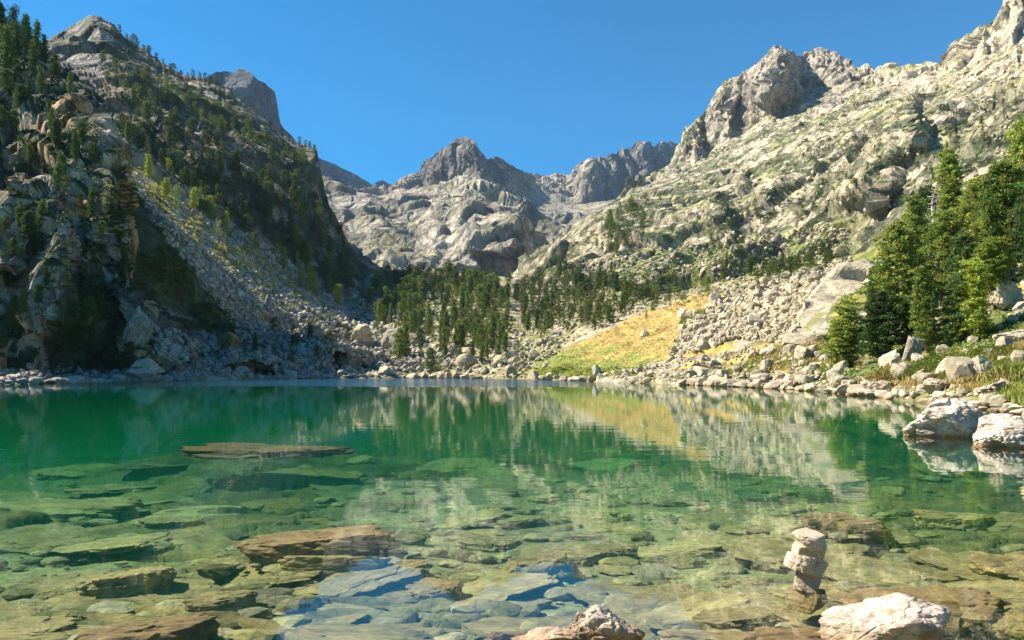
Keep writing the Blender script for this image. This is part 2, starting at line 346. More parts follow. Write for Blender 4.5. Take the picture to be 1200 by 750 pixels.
body('left_cliff', -500, 215, 1.0, [A0, A1, A2, A3, A4, A5, A6], [45, 75, 50, 45, 75, 14],
     [('f', 26, 5), ('c', 12, 5.5), ('c', 5, 1.8), ('c', 1.9, .5)], M_left, col_A, SA, ridge=5, jitter=3, seed=2, strata=(1, 1, .45))

# --- left mountain: scree apron, sunlit strip, wall, wooded shoulder
B0 = [(-100, 446, 140), (100, 446, 120), (150, 444, 112), (200, 443, 114), (300, 441, 122), (400, 440, 140), (450, 440, 150), (520, 435, 165)]
B1 = [(-100, 380, 150), (100, 360, 132), (150, 362, 124), (200, 378, 130), (300, 394, 143), (400, 406, 178), (450, 412, 190), (520, 420, 200)]
B2 = [(-100, 250, 190), (100, 200, 160), (140, 222, 150), (200, 270, 155), (260, 318, 166), (330, 362, 184), (400, 390, 208), (450, 402, 250), (520, 415, 260)]
B3 = [(-100, 140, 250), (100, 158, 240), (140, 183, 236), (200, 225, 240), (250, 262, 250), (310, 305, 266), (360, 338, 285), (420, 368, 310), (470, 385, 330), (520, 400, 340)]
B4 = [(-100, 60, 340), (60, 80, 330), (110, 112, 318), (140, 118, 305), (200, 148, 305), (250, 172, 312), (300, 208, 325), (350, 240, 345), (380, 275, 360), (420, 318, 385), (470, 345, 400), (520, 360, 410)]
B5 = [(-100, 40, 420), (60, 62, 420), (110, 72, 415), (160, 84, 410), (200, 112, 405), (250, 130, 410), (300, 160, 420), (350, 190, 430), (376, 236, 425), (400, 282, 420), (430, 315, 425), (470, 335, 430), (520, 352, 430)]
B6 = [(-100, 30, 560), (40, 62, 545), (60, 45, 540), (75, 38, 540), (90, 27, 540), (105, 18, 540), (117, 17, 540), (130, 27, 540), (145, 42, 545), (160, 52, 545), (180, 65, 550), (200, 80, 550), (215, 88, 550),
      (235, 92, 550), (250, 100, 550), (268, 106, 545), (290, 125, 540), (310, 140, 535), (325, 154, 530), (345, 165, 525), (362, 171, 515), (372, 178, 500), (375, 196, 490), (377, 222, 475), (386, 240, 465), (398, 262, 460), (410, 288, 455), (430, 302, 455), (455, 318, 460), (480, 332, 465), (520, 348, 470)]
B7 = [(x, y+70, D*1.3) for x, y, D in B6]
def col_B(i):
    c = rockbase(i, 30, np.array([.38, .34, .29]), np.array([.20, .20, .20]), .75)
    st = smooth01(fbm(i['P']*np.array([.05, .05, .02]), 4, 22), .08, .3)
    c = mix(c, (.40, .25, .15), st*.6)
    x, y = warp(i, 9, 15); T = i['T']
    up = smooth01(T, 4.2, 4.8)*(y < 400)
    c = mix(c, (.06, .085, .025), smooth01(fbm(i['P']/14, 4, 19), -.35, .1)*up*.85)
    c = mix(c, (.032, .05, .018), smooth01(fbm(i['P']/18, 4, 29), -.1, .2)*smooth01(T, 3.02, 3.2)*(1-up)*.85)
    lo = (T < 3.05).astype(f32)
    c = mix(c, np.array([.40, .37, .32]), lo*.8*smooth01(fbm(i['P']/3, 3, 12), -.4, .3))
    gs = inpoly(x, y, [(150, 205), (175, 250), (215, 300), (285, 385), (270, 400), (240, 385), (205, 360), (160, 345), (130, 300), (120, 200)])
    c = mix(c, (.085, .115, .03), gs*.92)
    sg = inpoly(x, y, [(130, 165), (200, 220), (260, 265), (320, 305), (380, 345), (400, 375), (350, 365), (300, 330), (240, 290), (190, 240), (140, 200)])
    c = mix(c, (.52, .46, .34), sg*.9)  # pale dry grass and rock, colour brightened to imitate sun on the strip
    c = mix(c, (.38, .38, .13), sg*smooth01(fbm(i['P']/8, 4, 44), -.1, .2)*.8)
    gg = inpoly(x, y, [(150, 440), (165, 405), (210, 420), (260, 440)])
    return mix(c, (.05, .07, .02), gg*.8)
SB = [([(150, 80), (168, 110)], 34, 12, .05), ([(200, 110), (205, 165)], 28, 8, .05), ([(240, 130), (262, 215)], 40, 10, .04), ([(310, 165), (330, 250)], 44, 12, .05),
      ([(366, 172), (370, 300)], 30, 4, .06), ([(285, 190), (290, 270)], 24, 8, .03), ([(112, 17), (135, 60)], 30, 26, .03)]
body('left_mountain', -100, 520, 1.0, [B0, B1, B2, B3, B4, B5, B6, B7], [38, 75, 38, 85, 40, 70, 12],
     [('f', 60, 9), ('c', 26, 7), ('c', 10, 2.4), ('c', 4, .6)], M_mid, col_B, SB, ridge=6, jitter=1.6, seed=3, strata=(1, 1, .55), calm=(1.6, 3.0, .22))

# --- far blue peaks behind the left mountain
C0 = [(180, 330, 1050), (460, 330, 1700)]
C2 = [(180, 130, 1650), (245, 92, 1650), (252, 86, 1650), (262, 84, 1650), (270, 86, 1650), (276, 85, 1650), (280, 81, 1650), (290, 83, 1650), (298, 90, 1650), (312, 99, 1650), (322, 108, 1650), (325, 125, 1650), (328, 145, 1650), (338, 157, 1650), (350, 168, 1700), (380, 230, 1700), (460, 300, 1700)]
C2 = [(x, y, 1350+(x-180)*2.7) for x, y, D in C2]
def farcol(a, b):
    def f(i): return greens(i, rockbase(i, 160, np.array(a), np.array(b), .7), 120, .15, .4, .7, (.10, .11, .04), .6)
    return f
body('far_peak', 180, 460, 1.2, [C0, [(180, 200, 1290), (460, 290, 2050)], C2, [(x, y+60, D*1.3) for x, y, D in C2]], [40, 90, 8],
     [('r', 180, 40), ('c', 90, 26), ('c', 30, 12)], M_far, farcol((.13, .135, .15), (.09, .10, .12)), [([(290, 80), (300, 160)], 40, 14, .06)], ridge=2, jitter=1.2, seed=4)  # dark bluish rock colour stands in for shade on this face
D2 = [(300, 175, 2600), (340, 170, 2600), (376, 186, 2600), (395, 194, 2600), (420, 207, 2600), (437, 217, 2600), (441, 213, 2600), (448, 211, 2600), (455, 215, 2600), (462, 220, 2600), (480, 224, 2600), (540, 240, 2600)]
D2 = [(x, y, 2330+(x-300)*2.6) for x, y, D in D2]
body('far_ridge', 300, 540, 1.3, [[(300, 300, 1900), (540, 300, 1900)], [(300, 230, 2250), (540, 270, 2850)], D2, [(x, y+60, D*1.3) for x, y, D in D2]], [20, 60, 8],
     [('r', 250, 60), ('c', 110, 30), ('c', 40, 14)], M_far, farcol((.20, .20, .20), (.13, .14, .15)), ridge=2, jitter=1.0, seed=5)

# --- central mountain, pass and the headwall cliffs
E0 = [(330, 350, 800), (480, 345, 800), (600, 350, 850), (700, 340, 850), (900, 340, 850)]
E1 = [(330, 300, 1000), (400, 285, 1050), (480, 290, 1050), (560, 300, 1050), (620, 316, 1050), (660, 306, 1100), (720, 300, 1150), (900, 290, 1150)]
E2 = [(330, 225, 1450), (380, 222, 1450), (440, 235, 1400), (480, 226, 1420), (500, 221, 1450), (540, 221, 1450), (570, 228, 1430), (592, 240, 1400), (612, 255, 1350), (635, 268, 1350), (660, 275, 1380), (700, 268, 1450), (760, 258, 1500), (900, 250, 1500)]
E3 = [(330, 230, 2000), (440, 232, 2050), (490, 224, 2120), (540, 220, 2160), (570, 226, 2180), (610, 240, 2150), (640, 236, 2250), (670, 240, 2350), (700, 236, 2440), (760, 222, 2640), (900, 215, 2840)]
E4 = [(330, 245, 2200), (380, 235, 2200), (420, 229, 2250), (455, 222, 2300), (462, 214, 2300), (470, 210, 2300), (480, 205, 2300), (492, 201, 2300), (496, 190, 2300), (500, 187, 2300), (508, 182, 2300), (518, 173, 2300), (525, 171, 2300), (532, 164, 2300), (540, 160, 2300), (546, 161, 2300),
      (552, 164, 2300), (560, 172, 2300), (566, 181, 2320), (575, 185, 2350), (585, 186, 2380), (592, 190, 2400), (600, 196, 2450), (612, 200, 2600), (620, 202, 2700), (645, 206, 2800), (666, 204, 2800), (672, 198, 2750), (680, 190, 2700), (690, 186, 2700), (705, 184, 2700), (715, 181, 2700), (730, 172, 2700), (745, 168, 2700), (752, 164, 2700), (758, 165, 2700), (768, 170, 2700), (778, 167, 2700), (790, 168, 2700), (820, 175, 2700), (900, 190, 2700)]
E4 = [(x, y, D if x < 690 else 2560+(x-690)*2.6) for x, y, D in E4]
def col_E(i):
    c = rockbase(i, 110, np.array([.56, .49, .37]), np.array([.30, .28, .25]), .5)
    T = i['T']; x, y = warp(i, 6, 12)
    hi = smooth01(T, 3.1, 3.5)
    peak_shade = np.maximum(hi*inpoly(x, y, [(470, 230), (500, 185), (540, 150), (600, 185), (650, 235), (600, 240)]), .8*inpoly(x, y, [(690, 180), (800, 150), (800, 215), (760, 222), (720, 240), (688, 236)]))
    c = mix(c, (.14, .13, .12), i['crk']*.6)
    c = mix(c, (.135, .122, .12), peak_shade*.92)  # shadow on summit and headwall put into the rock colour
    c = greens(i, c, 60, .05, .3, .6, (.22, .21, .10), .6)
    pas = inpoly(x, y, [(590, 200), (690, 200), (700, 245), (600, 245)])
    return mix(c, (.38, .33, .24), pas*.6)
SE = [([(532, 164), (524, 215)], 14, 5, .025), ([(566, 180), (574, 222)], 12, 6, .025), ([(516, 176), (506, 220)], 12, 5, .02), ([(704, 184), (708, 235)], 10, 4, .02), ([(732, 172), (738, 232)], 12, 5, .025), ([(768, 169), (766, 220)], 10, 5, .02),
      ([(545, 160), (556, 200), (580, 236)], 60, 60, .17), ([(500, 188), (512, 225)], 18, 14, .03), ([(592, 190), (615, 222)], 20, 26, .05), ([(596, 238), (606, 262), (592, 310)], 110, 24, .22), ([(430, 235), (478, 300)], 46, 16, .05),
      ([(690, 186), (700, 235)], 30, 10, .05), ([(716, 180), (722, 232)], 22, 9, .05), ([(756, 165), (752, 228)], 28, 10, .06), ([(775, 168), (778, 215)], 14, 8, .04), ([(512, 225), (520, 300)], 34, 12, .03), ([(560, 232), (552, 300)], 30, 10, .03)]
body('central_mountain', 330, 900, 1.1, [E0, E1, E2, E3, E4, [(x, y+60, D*1.3) for x, y, D in E4]], [40, 85, 30, 75, 8],
     [('r', 260, 34), ('c', 85, 17), ('R', 60, 26), ('c', 30, 4.5), ('c', 13, 1.2)], M_far, col_E, SE, ridge=4, jitter=2.6, seed=6, strata=(1, 1, .6), calm=(2.5, 3.25, .3))

# --- right mountain
G0 = [(600, 372, 420), (640, 372, 400), (700, 368, 370), (760, 362, 340), (820, 352, 310), (900, 340, 280), (1000, 322, 240), (1100, 275, 210), (1200, 240, 190), (1500, 200, 170)]
G1 = [(600, 345, 500), (640, 335, 480), (700, 325, 470), (760, 315, 450), (820, 308, 430), (900, 300, 390), (960, 296, 350), (1010, 290, 310), (1060, 250, 290), (1100, 215, 270), (1200, 170, 250), (1500, 90, 230)]
G2 = [(600, 335, 580), (640, 318, 560), (680, 300, 540), (720, 292, 540), (760, 275, 540), (820, 270, 530), (870, 262, 510), (900, 258, 480), (960, 228, 440), (1000, 215, 420), (1060, 180, 400), (1100, 170, 380), (1200, 120, 350), (1500, 20, 320)]
G3 = [(600, 328, 640), (640, 304, 620), (660, 290, 610), (700, 262, 620), (740, 240, 640), (780, 232, 660), (820, 225, 680), (860, 212, 680), (900, 190, 660), (960, 160, 620), (1000, 150, 600), (1060, 130, 560), (1100, 125, 520), (1200, 80, 470), (1500, -30, 420)]
G4 = [(600, 326, 700), (640, 300, 700), (660, 284, 710), (700, 250, 740), (740, 226, 800), (790, 212, 860), (820, 190, 900), (860, 160, 920), (900, 140, 920), (960, 118, 900), (1000, 108, 850), (1060, 98, 760), (1100, 98, 700), (1150, 70, 640), (1200, 45, 600), (1500, -60, 540)]
G5 = [(600, 325, 760), (630, 308, 760), (645, 296, 770), (660, 284, 780), (680, 262, 800), (700, 249, 830), (715, 243, 860), (735, 228, 900), (760, 215, 980), (780, 200, 1030), (790, 188, 1060), (796, 172, 1080), (801, 152, 1090), (808, 148, 1100), (815, 139, 1100), (822, 134, 1100), (828, 125, 1100), (838, 108, 1100),
      (845, 96, 1100), (855, 92, 1100), (870, 87, 1100), (882, 79, 1100), (888, 76, 1100), (895, 68, 1090), (905, 60, 1080), (907, 54, 1070), (913, 52, 1070), (921, 55, 1070), (926, 62, 1080), (932, 66, 1100), (940, 67, 1150), (948, 62, 1180), (953, 57, 1180), (960, 56, 1180), (972, 60, 1160), (985, 66, 1120), (1000, 75, 1080), (1008, 80, 1050),
      (1020, 82, 1000), (1030, 77, 960), (1045, 78, 930), (1060, 80, 900), (1080, 81, 870), (1095, 76, 850), (1108, 72, 830), (1116, 64, 820), (1125, 55, 800), (1132, 48, 790), (1140, 45, 780), (1150, 36, 770), (1158, 26, 760), (1166, 22, 750), (1172, 6, 740), (1178, -6, 740), (1200, -30, 730), (1300, -80, 700), (1500, -110, 680)]
G0 = [(x, y+45, D*.93) for x, y, D in G0]
def col_G(i):
    c = rockbase(i, 45, np.array([.74, .64, .46]), np.array([.44, .39, .31]), .45)
    x, y = warp(i, 8, 14)
    c = greens(i, c, 26, .0, .25, .5, (.27, .28, .08), .7)
    c = mix(c, (.05, .085, .025), smooth01(fbm(i['P']/11, 4, 59), .16, .28)*(y > 105)*.85)
    g1 = inpoly(x, y, [(640, 300), (700, 310), (900, 270), (960, 290), (1000, 300), (900, 330), (820, 350), (700, 370), (600, 370)])
    c = mix(c, (.12, .15, .04), g1*smooth01(fbm(i['P']/18, 4, 61), -.2, .12)*.85)
    c = mix(c, (.06, .09, .025), i['crk']*smooth01(fbm(i['P']/30, 3, 91), -.3, .1)*(y > 95)*.65); c = mix(c, (.24, .21, .17), i['crk']*.2)
    g2 = inpoly(x, y, [(690, 335), (760, 300), (860, 292), (960, 268), (1000, 255), (1010, 290), (960, 312), (880, 335), (760, 365)])
    c = mix(c, (.19, .23, .05), g2*smooth01(fbm(i['P']/9, 4, 63), -.25, .05)*.85)
    hi = inpoly(x, y, [(790, 200), (900, 40), (1020, 70), (990, 120), (900, 130), (840, 170)])
    return mix(c, (.36, .31, .255), hi*.75)
SG = [([(893, 68), (886, 118)], 14, 5, .05), ([(927, 62), (938, 108)], 18, 7, .06), ([(866, 88), (856, 160)], 18, 6, .05), ([(826, 128), (818, 190)], 16, 6, .05), ([(1130, 50), (1122, 95)], 16, 5, .04), ([(1160, 26), (1150, 90)], 16, 6, .04), ([(1196, -20), (1190, 80)], 18, 6, .04), ([(1010, 80), (1004, 112)], 24, 6, .03),
      ([(913, 50), (906, 90), (900, 125)], 26, 34, .13), ([(850, 95), (835, 150)], 34, 10, .05), ([(880, 82), (876, 128)], 24, 8, .04), ([(960, 58), (965, 75)], 30, 26, .04),
      ([(1072, 115), (1066, 170), (1045, 198)], 80, 12, .17), ([(1046, 202), (1040, 255)], 70, 12, .14), ([(1000, 145), (1002, 200)], 40, 5, .03),
      ([(845, 246), (858, 265), (852, 294)], 70, 12, .14), ([(775, 240), (790, 275)], 40, 10, .04), ([(700, 258), (735, 300)], 40, 12, .06), ([(1105, 125), (1115, 180)], 34, 10, .05), ([(940, 165), (952, 205)], 44, 7, .03), ([(1150, 100), (1165, 160)], 44, 12, .05),
      ([(820, 138), (808, 190)], 28, 8, .05), ([(1085, 90), (1092, 108)], 50, 10, .04), ([(1180, 0), (1160, 80)], 50, 12, .05)]
body('right_mountain', 600, 1500, 1.1, [G0, G1, G2, G3, G4, G5, [(x, y+60, D*1.3) for x, y, D in G5]], [55, 70, 70, 60, 90, 8],
     [('f', 90, 12), ('r', 60, 6), ('c', 46, 12), ('R', 24, 11), ('c', 17, 2.6), ('c', 7, .55)], M_mid, col_G, SG, ridge=5, jitter=3.2, seed=7, strata=(1, 1, .62), calm=(2.8, 4.15, .5))
#@@TERRAIN_END

# ------------------------------------------------------------------ lakebed and water
MOUNDS = [(300, 521, .55, 300), (375, 624, .13, 190), (985, 606, .12, 120), (1085, 690, .09, 210), (1190, 655, .12, 120), (960, 740, .03, 200), (640, 742, .03, 150), (170, 732, .10, 170)]
def bed_depth(x, y):
    """depth of the bed below the lake level"""
    d = .28+.062*np.clip(y-3, 0, 999)+.002*np.clip(y-40, 0, 99)**2
    d = np.minimum(d, 9)
    d = d*(1+.25*np.clip(-x/np.maximum(y, 3), 0, 1))
    rt = x-(.42*y+.6)                                        # the right shore shelves
    d = d*np.clip(1-rt*.055, .35, 1)
    d = np.where(y < 2.2, d-(2.2-y)*.55, d)                  # the bank the photographer stands on
    for px_, py_, top_, w_ in MOUNDS:                        # humps that carry the big shallow slabs
        D_ = (CH+top_)*F/(py_-HY); x_ = (px_-600)/F*D_; r_ = w_*D_/F
        g = np.exp(-((x-x_)/(r_*.62))**2-((y-D_)/(r_*.5+.3))**2)
        d = d*(1-g)+np.minimum(d, top_+(.16 if w_ < 250 else .25))*g
    return d
ys = np.concatenate([np.linspace(-60, 0, 20), np.linspace(.2, 3, 15), 3.05*np.exp(np.linspace(0, math.log(150/3.05), 620))])
ss = np.linspace(-1.35, 1.15, 900)
YY, S = np.meshgrid(ys, ss, indexing='ij')
XX = S*(np.maximum(YY, 3)+4)
P = np.stack([XX.ravel(), YY.ravel(), XX.ravel()*0], 1)
dep = bed_depth(P[:, 0], P[:, 1])
sc1 = np.clip(dep, .2, 3)
q = P*np.array([.42, .95, 1])
v1, e1, r1_ = cells(q*.9+.3*np.stack([vnoise(q*2, 1), vnoise(q*2, 2), vnoise(q*2, 3)], 1), 5, 1.6)
v2, e2, r2_ = cells(q*2.6, 6, 1.6)
rel = .20*v1*np.clip(sc1, .5, 1.8)+.07*v2+.05*fbm(P*.8, 4, 4)-.06*(e1 < .06)
sandy = smooth01(fbm(P*.35, 3, 8), .02, .2)*np.clip(1.3-P[:, 1]*.05, .1, 1)
rel = rel*(1-.85*sandy)
P[:, 2] = -dep+rel
P[:, 2] = np.where(P[:, 1] > 2.5, np.minimum(P[:, 2], -.07), P[:, 2])
bc = np.repeat(np.array([[.17, .145, .06]]), len(P), 0)*(.55+.8*r1_[:, None])*np.interp(P[:, 1], [6, 14], [1, .6])[:, None]
bc = mix(bc, (.30, .19, .07), smooth01(r2_, .75, .9)*(1-sandy)*.6)
bc = mix(bc, (.27, .24, .115), sandy*.85)
M_bed = rock_mat('lakebed_stone', .35, bump=.25, contrast=.45, rough=.95)
bedo = link('lakebed', mesh_np('lakebed', P, grid_faces(*YY.shape), M_bed, True, bc)); tag(bedo, kind='structure')

mw = bpy.data.materials.new('lake_water'); mw.use_nodes = True; nt = mw.node_tree; nt.nodes.clear(); L = nt.links.new
out = nd(nt, 'ShaderNodeOutputMaterial'); geo = nd(nt, 'ShaderNodeNewGeometry'); sp = nd(nt, 'ShaderNodeSeparateXYZ'); L(geo.outputs['Position'], sp.inputs[0])
def mth(op, a, b=None, c=None, cl=False):
    n = nd(nt, 'ShaderNodeMath', operation=op); n.use_clamp = cl
    for k, v in enumerate((a, b, c)):
        if v is None: continue
        if isinstance(v, (int, float)): n.inputs[k].default_value = v
        else: L(v, n.inputs[k])
    return n.outputs[0]
def mrange(v, a, b, c=0, d=1):
    n = nd(nt, 'ShaderNodeMapRange', interpolation_type='SMOOTHSTEP'); L(v, n.inputs[0])
    for k, q_ in enumerate((a, b, c, d)): n.inputs[k+1].default_value = q_
    return n.outputs[0]
mpw = nd(nt, 'ShaderNodeMapping'); L(geo.outputs['Position'], mpw.inputs[0]); mpw.inputs['Scale'].default_value = (.7, 1.3, 1)
w1 = nd(nt, 'ShaderNodeTexNoise', i_Scale=1.1, i_Detail=3.0, i_Roughness=.5); L(mpw.outputs[0], w1.inputs['Vector'])
w2 = nd(nt, 'ShaderNodeTexNoise', i_Scale=6.0, i_Detail=2.0, i_Roughness=.5); L(mpw.outputs[0], w2.inputs['Vector'])
edge_n = nd(nt, 'ShaderNodeTexNoise', i_Scale=.08, i_Detail=3.0); L(geo.outputs['Position'], edge_n.inputs['Vector'])
yj = mth('MULTIPLY_ADD', edge_n.outputs['Fac'], 14.0, sp.outputs['Y'])
ratio = mth('DIVIDE', sp.outputs['X'], sp.outputs['Y'])
patch = mth('MULTIPLY', mth('MULTIPLY', mrange(yj, 68, 76), mrange(ratio, -.75, -.35)), mrange(ratio, .05, .16, 1, 0))   # breeze on the far water
h = mth('MULTIPLY_ADD', w2.outputs['Fac'], .10, w1.outputs['Fac'])
dist = mth('ADD', .0032, mth('MULTIPLY', patch, .34))
bp = nd(nt, 'ShaderNodeBump', i_Strength=1.0); L(h, bp.inputs['Height']); L(dist, bp.inputs['Distance'])
gl = nd(nt, 'ShaderNodeBsdfGlossy'); L(bp.outputs[0], gl.inputs['Normal'])
L(mth('ADD', .008, mth('MULTIPLY', patch, .07)), gl.inputs['Roughness'])
tr = nd(nt, 'ShaderNodeBsdfTransparent')
dt = nd(nt, 'ShaderNodeVectorMath', operation='DOT_PRODUCT'); L(geo.outputs['Incoming'], dt.inputs[0]); L(geo.outputs['Normal'], dt.inputs[1])
cs = mth('ABSOLUTE', dt.outputs['Value'])
fr = mth('MULTIPLY_ADD', mth('POWER', mth('SUBTRACT', 1.0, cs, cl=True), 4.2), .97, .03)
mx = nd(nt, 'ShaderNodeMixShader'); L(fr, mx.inputs[0]); L(tr.outputs[0], mx.inputs[1]); L(gl.outputs[0], mx.inputs[2]); L(mx.outputs[0], out.inputs['Surface'])
va = nd(nt, 'ShaderNodeVolumeAbsorption'); va.inputs['Color'].default_value = (.34, .86, .64, 1); va.inputs['Density'].default_value = .27
vsn = nd(nt, 'ShaderNodeVolumeScatter'); vsn.inputs['Color'].default_value = (.02, .60, .46, 1); vsn.inputs['Density'].default_value = .034
av = nd(nt, 'ShaderNodeAddShader'); L(va.outputs[0], av.inputs[0]); L(vsn.outputs[0], av.inputs[1]); L(av.outputs[0], out.inputs['Volume'])
bx = [(-260, -70), (260, -70), (260, 190), (-260, 190)]
Vw = [(x, y, 0) for x, y in bx]+[(x, y, -14) for x, y in bx]
wme = mesh_np('lake_water', Vw, [(0, 1, 2, 3), (7, 6, 5, 4), (0, 4, 5, 1), (1, 5, 6, 2), (2, 6, 7, 3), (3, 7, 4, 0)], mw)
wat = link('lake_water', wme); tag(wat, kind='structure')
#@@WATER_END

# ------------------------------------------------------------------ what stands on the ground: find the first surface seen at a photo point
GX0, GX1 = -160, 1360
PXa = np.concatenate([b[1]['px'] for b in BODIES]); PYa = np.concatenate([b[1]['py'] for b in BODIES])
Pa = np.concatenate([b[1]['P'] for b in BODIES]); Na = np.concatenate([b[1]['N'] for b in BODIES])
ci = ((PXa-GX0)/2).astype(int); ri = (PYa/2).astype(int); GW, GH = (GX1-GX0)//2, 300
ok = (ci >= 0) & (ci < GW) & (ri >= 0) & (ri < GH)
idx = np.nonzero(ok)[0]; idx = idx[np.argsort(-Pa[idx, 1])]
ZB = np.full((GH, GW), -1, np.int64); ZB[ri[idx], ci[idx]] = idx
def W(px, py, D): return ((px-600)/F*D, D, CH+(HY-py)/F*D)
def hit(px, py):
    c, r = int((px-GX0)/2), int(py/2)
    best = -1
    for rr in range(max(0, r-1), min(GH, r+2)):
        for cc in range(max(0, c-1), min(GW, c+2)):
            k = ZB[rr, cc]
            if k >= 0 and (best < 0 or Pa[k, 1] < Pa[best, 1]): best = k
    if best < 0: return None
    return Pa[best], Na[best]
def wlrow(px): D = wlD(px); return HY+CH*F/D
rnd = random.Random(11)

# ------------------------------------------------------------------ rocks
import bmesh
_ico = {}
def ico(sub):
    if sub not in _ico:
        bm = bmesh.new(); bmesh.ops.create_icosphere(bm, subdivisions=sub, radius=1)
        V = np.array([v.co[:] for v in bm.verts], f32); Fc = np.array([[v.index for v in f.verts] for f in bm.faces], np.int32); bm.free()
        _ico[sub] = (V/np.linalg.norm(V, axis=1, keepdims=True), Fc)
    return _ico[sub]
def rock_shape(seed, sub=3, planes=11, rough=.05, lay=0.0, sharp=60, flat=0, brk=0):
    """a boulder: the unit ball cut by random planes, worn a little, roughened"""
    rg = np.random.default_rng(seed); V, Fc = ico(sub)
    n = rg.normal(size=(planes, 3)); n /= np.linalg.norm(n, axis=1, keepdims=True); d = rg.uniform(.5, .95, planes)
    if flat: n = np.vstack([n, [[.1*rg.normal(), .1*rg.normal(), 1], [0, 0, -1]]]); n /= np.linalg.norm(n, axis=1, keepdims=True); d = np.append(d, [flat, flat])
    dots = np.maximum(V@n.T, .05); r = d/dots
    r = np.concatenate([r, np.full((len(V), 1), 1.08)], 1)
    r = -np.log(np.exp(-sharp*r).sum(1))/sharp                # soft minimum: worn edges
    P = V*r[:, None]
    o = rg.uniform(-50, 50, 3)
    k = rough*(fbm(P*2.2+o, 4, seed)+.6*ridged(P*3.5+o, 3, seed+3))
    if lay: k = k+lay*vnoise(np.stack([P[:, 0]*.5, P[:, 1]*.5, P[:, 2]*11], 1)+o, seed+5)
    if brk: v_, e_, _ = cells(P*1.9+o, seed, 1.2, 40.); v2_, e2_, _ = cells(P*5+o, seed+1, 1.2, 30.); k = k+brk*(v_-.35*(1-smooth01(e_, 0, .1)))+brk*.3*v2_
    P = P*(1+k[:, None]); P = P/np.abs(P).max(0)
    return P.astype(f32), Fc
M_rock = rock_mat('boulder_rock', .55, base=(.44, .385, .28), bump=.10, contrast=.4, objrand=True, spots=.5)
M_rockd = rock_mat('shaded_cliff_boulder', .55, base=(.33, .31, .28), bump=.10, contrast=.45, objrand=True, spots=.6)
M_shore = rock_mat('shore_rock', .5, base=(.44, .36, .26), bump=.12, contrast=.4, objrand=True, spots=.4, tide=.16, crack=.9)
M_under = rock_mat('submerged_slab_rock', .45, base=(.31, .235, .105), bump=.16, contrast=.5, objrand=True, spots=.6, crack=.9)
M_unrust = rock_mat('rust_slab_rock', .3, base=(.25, .17, .08), bump=.2, contrast=.5, objrand=True, spots=.3, crack=.9)
RV = {}
def rock_me(kind, k, mat):
    key = (kind, k, mat.name)
    if key not in RV:
        prm = dict(b=dict(sub=3, planes=11, rough=.05), s=dict(sub=3, planes=9, rough=.05, flat=.45, lay=.02), h=dict(sub=6, planes=10, rough=.07, lay=.015, sharp=60, brk=.10), c=dict(sub=5, planes=7, rough=.05, flat=.38, sharp=90, lay=.03, brk=.035), w=dict(sub=6, planes=7, rough=.10, sharp=45, brk=.11, lay=.008),
                   u=dict(sub=5, planes=7, rough=.06, flat=.4, lay=.05, sharp=70, brk=.2))[kind]
        P, Fc = rock_shape(100+k*7+ord(kind), **prm); me = mesh_np('rock_shape', P, Fc, mat, False); RV[key] = me
    return RV[key]
NR = [0]
def rock(name, loc, size, rot, label, group=None, cat='rock', kind='b', k=0, mat=None):
    o = link(name, rock_me(kind, k, mat or M_rock)); o.location = loc; o.scale = (size[0]/2, size[1]/2, size[2]/2); o.rotation_euler = rot
    tag(o, label, cat, group); NR[0] += 1; return o
def rock_at(px, py, w, h, label, group=None, name='boulder', cat='boulder', kind='b', mat=None, depth=.8, rot=None, sink=.25, k=None, D=None):
    """w, h: seen size in photo pixels, px: middle, py: foot"""
    if D is None:
        hh = hit(px, py-1)
        if hh is None: return None
        p = np.array(hh[0], float)
    else: p = np.array([(px-600)/F*D, D, CH+(HY-py)/F*D])
    m = p[1]/F
    r = rot or (rnd.uniform(-.25, .25), rnd.uniform(-.25, .25), rnd.uniform(0, 6.28))
    sz = (w*m, w*m*depth, h*m*(1+sink))
    return rock(name, (p[0], p[1]+w*m*.25, p[2]+h*m*(1+sink)*(.5-sink/(1+sink))), sz, r, label, group, cat, kind, rnd.randrange(12) if k is None else k, mat)

# boulders that can be told apart
def slab_prism(name, outline, D0, kD, thick, label, mat, seed=3):
    """an irregular slab: traced outline on the slope's own distances, real thickness, worn and broken surface"""
    bm = bmesh.new(); y0 = max(p[1] for p in outline)
    fr = [bm.verts.new(W(px, py, D0+kD*(y0-py))) for px, py in outline]
    c = sum((v.co for v in fr), Vector())/len(fr)
    bk = [bm.verts.new(c+(v.co-c)*.86+Vector((thick*.25, thick, -thick*.15))) for v in fr]
    bm.faces.new(fr); bm.faces.new(bk[::-1]); n = len(fr)
    for i in range(n): bm.faces.new((fr[i], bk[i], bk[(i+1) % n], fr[(i+1) % n]))
    bmesh.ops.recalc_face_normals(bm, faces=bm.faces); bmesh.ops.triangulate(bm, faces=bm.faces)
    for _ in range(4): bmesh.ops.subdivide_edges(bm, edges=[e for e in bm.edges if e.calc_length() > thick*.1], cuts=1, use_grid_fill=True); bmesh.ops.triangulate(bm, faces=bm.faces)
    bm.normal_update(); P = np.array([v.co[:] for v in bm.verts]); N = np.array([v.normal[:] for v in bm.verts])
    v1, e1, _ = cells(P/(thick*.8)*np.array([1, 1, .6]), seed, 1.3, 30.); k = thick*(.16*v1+.06*fbm(P/thick*3, 4, seed)); P = P+N*k[:, None]
    Fc = [[v.index for v in f.verts] for f in bm.faces]; bm.free()
    return tag(link(name, mesh_np(name, P, Fc, mat, False)), label, 'boulder')
_d = float(hit(935, 400)[0][1])
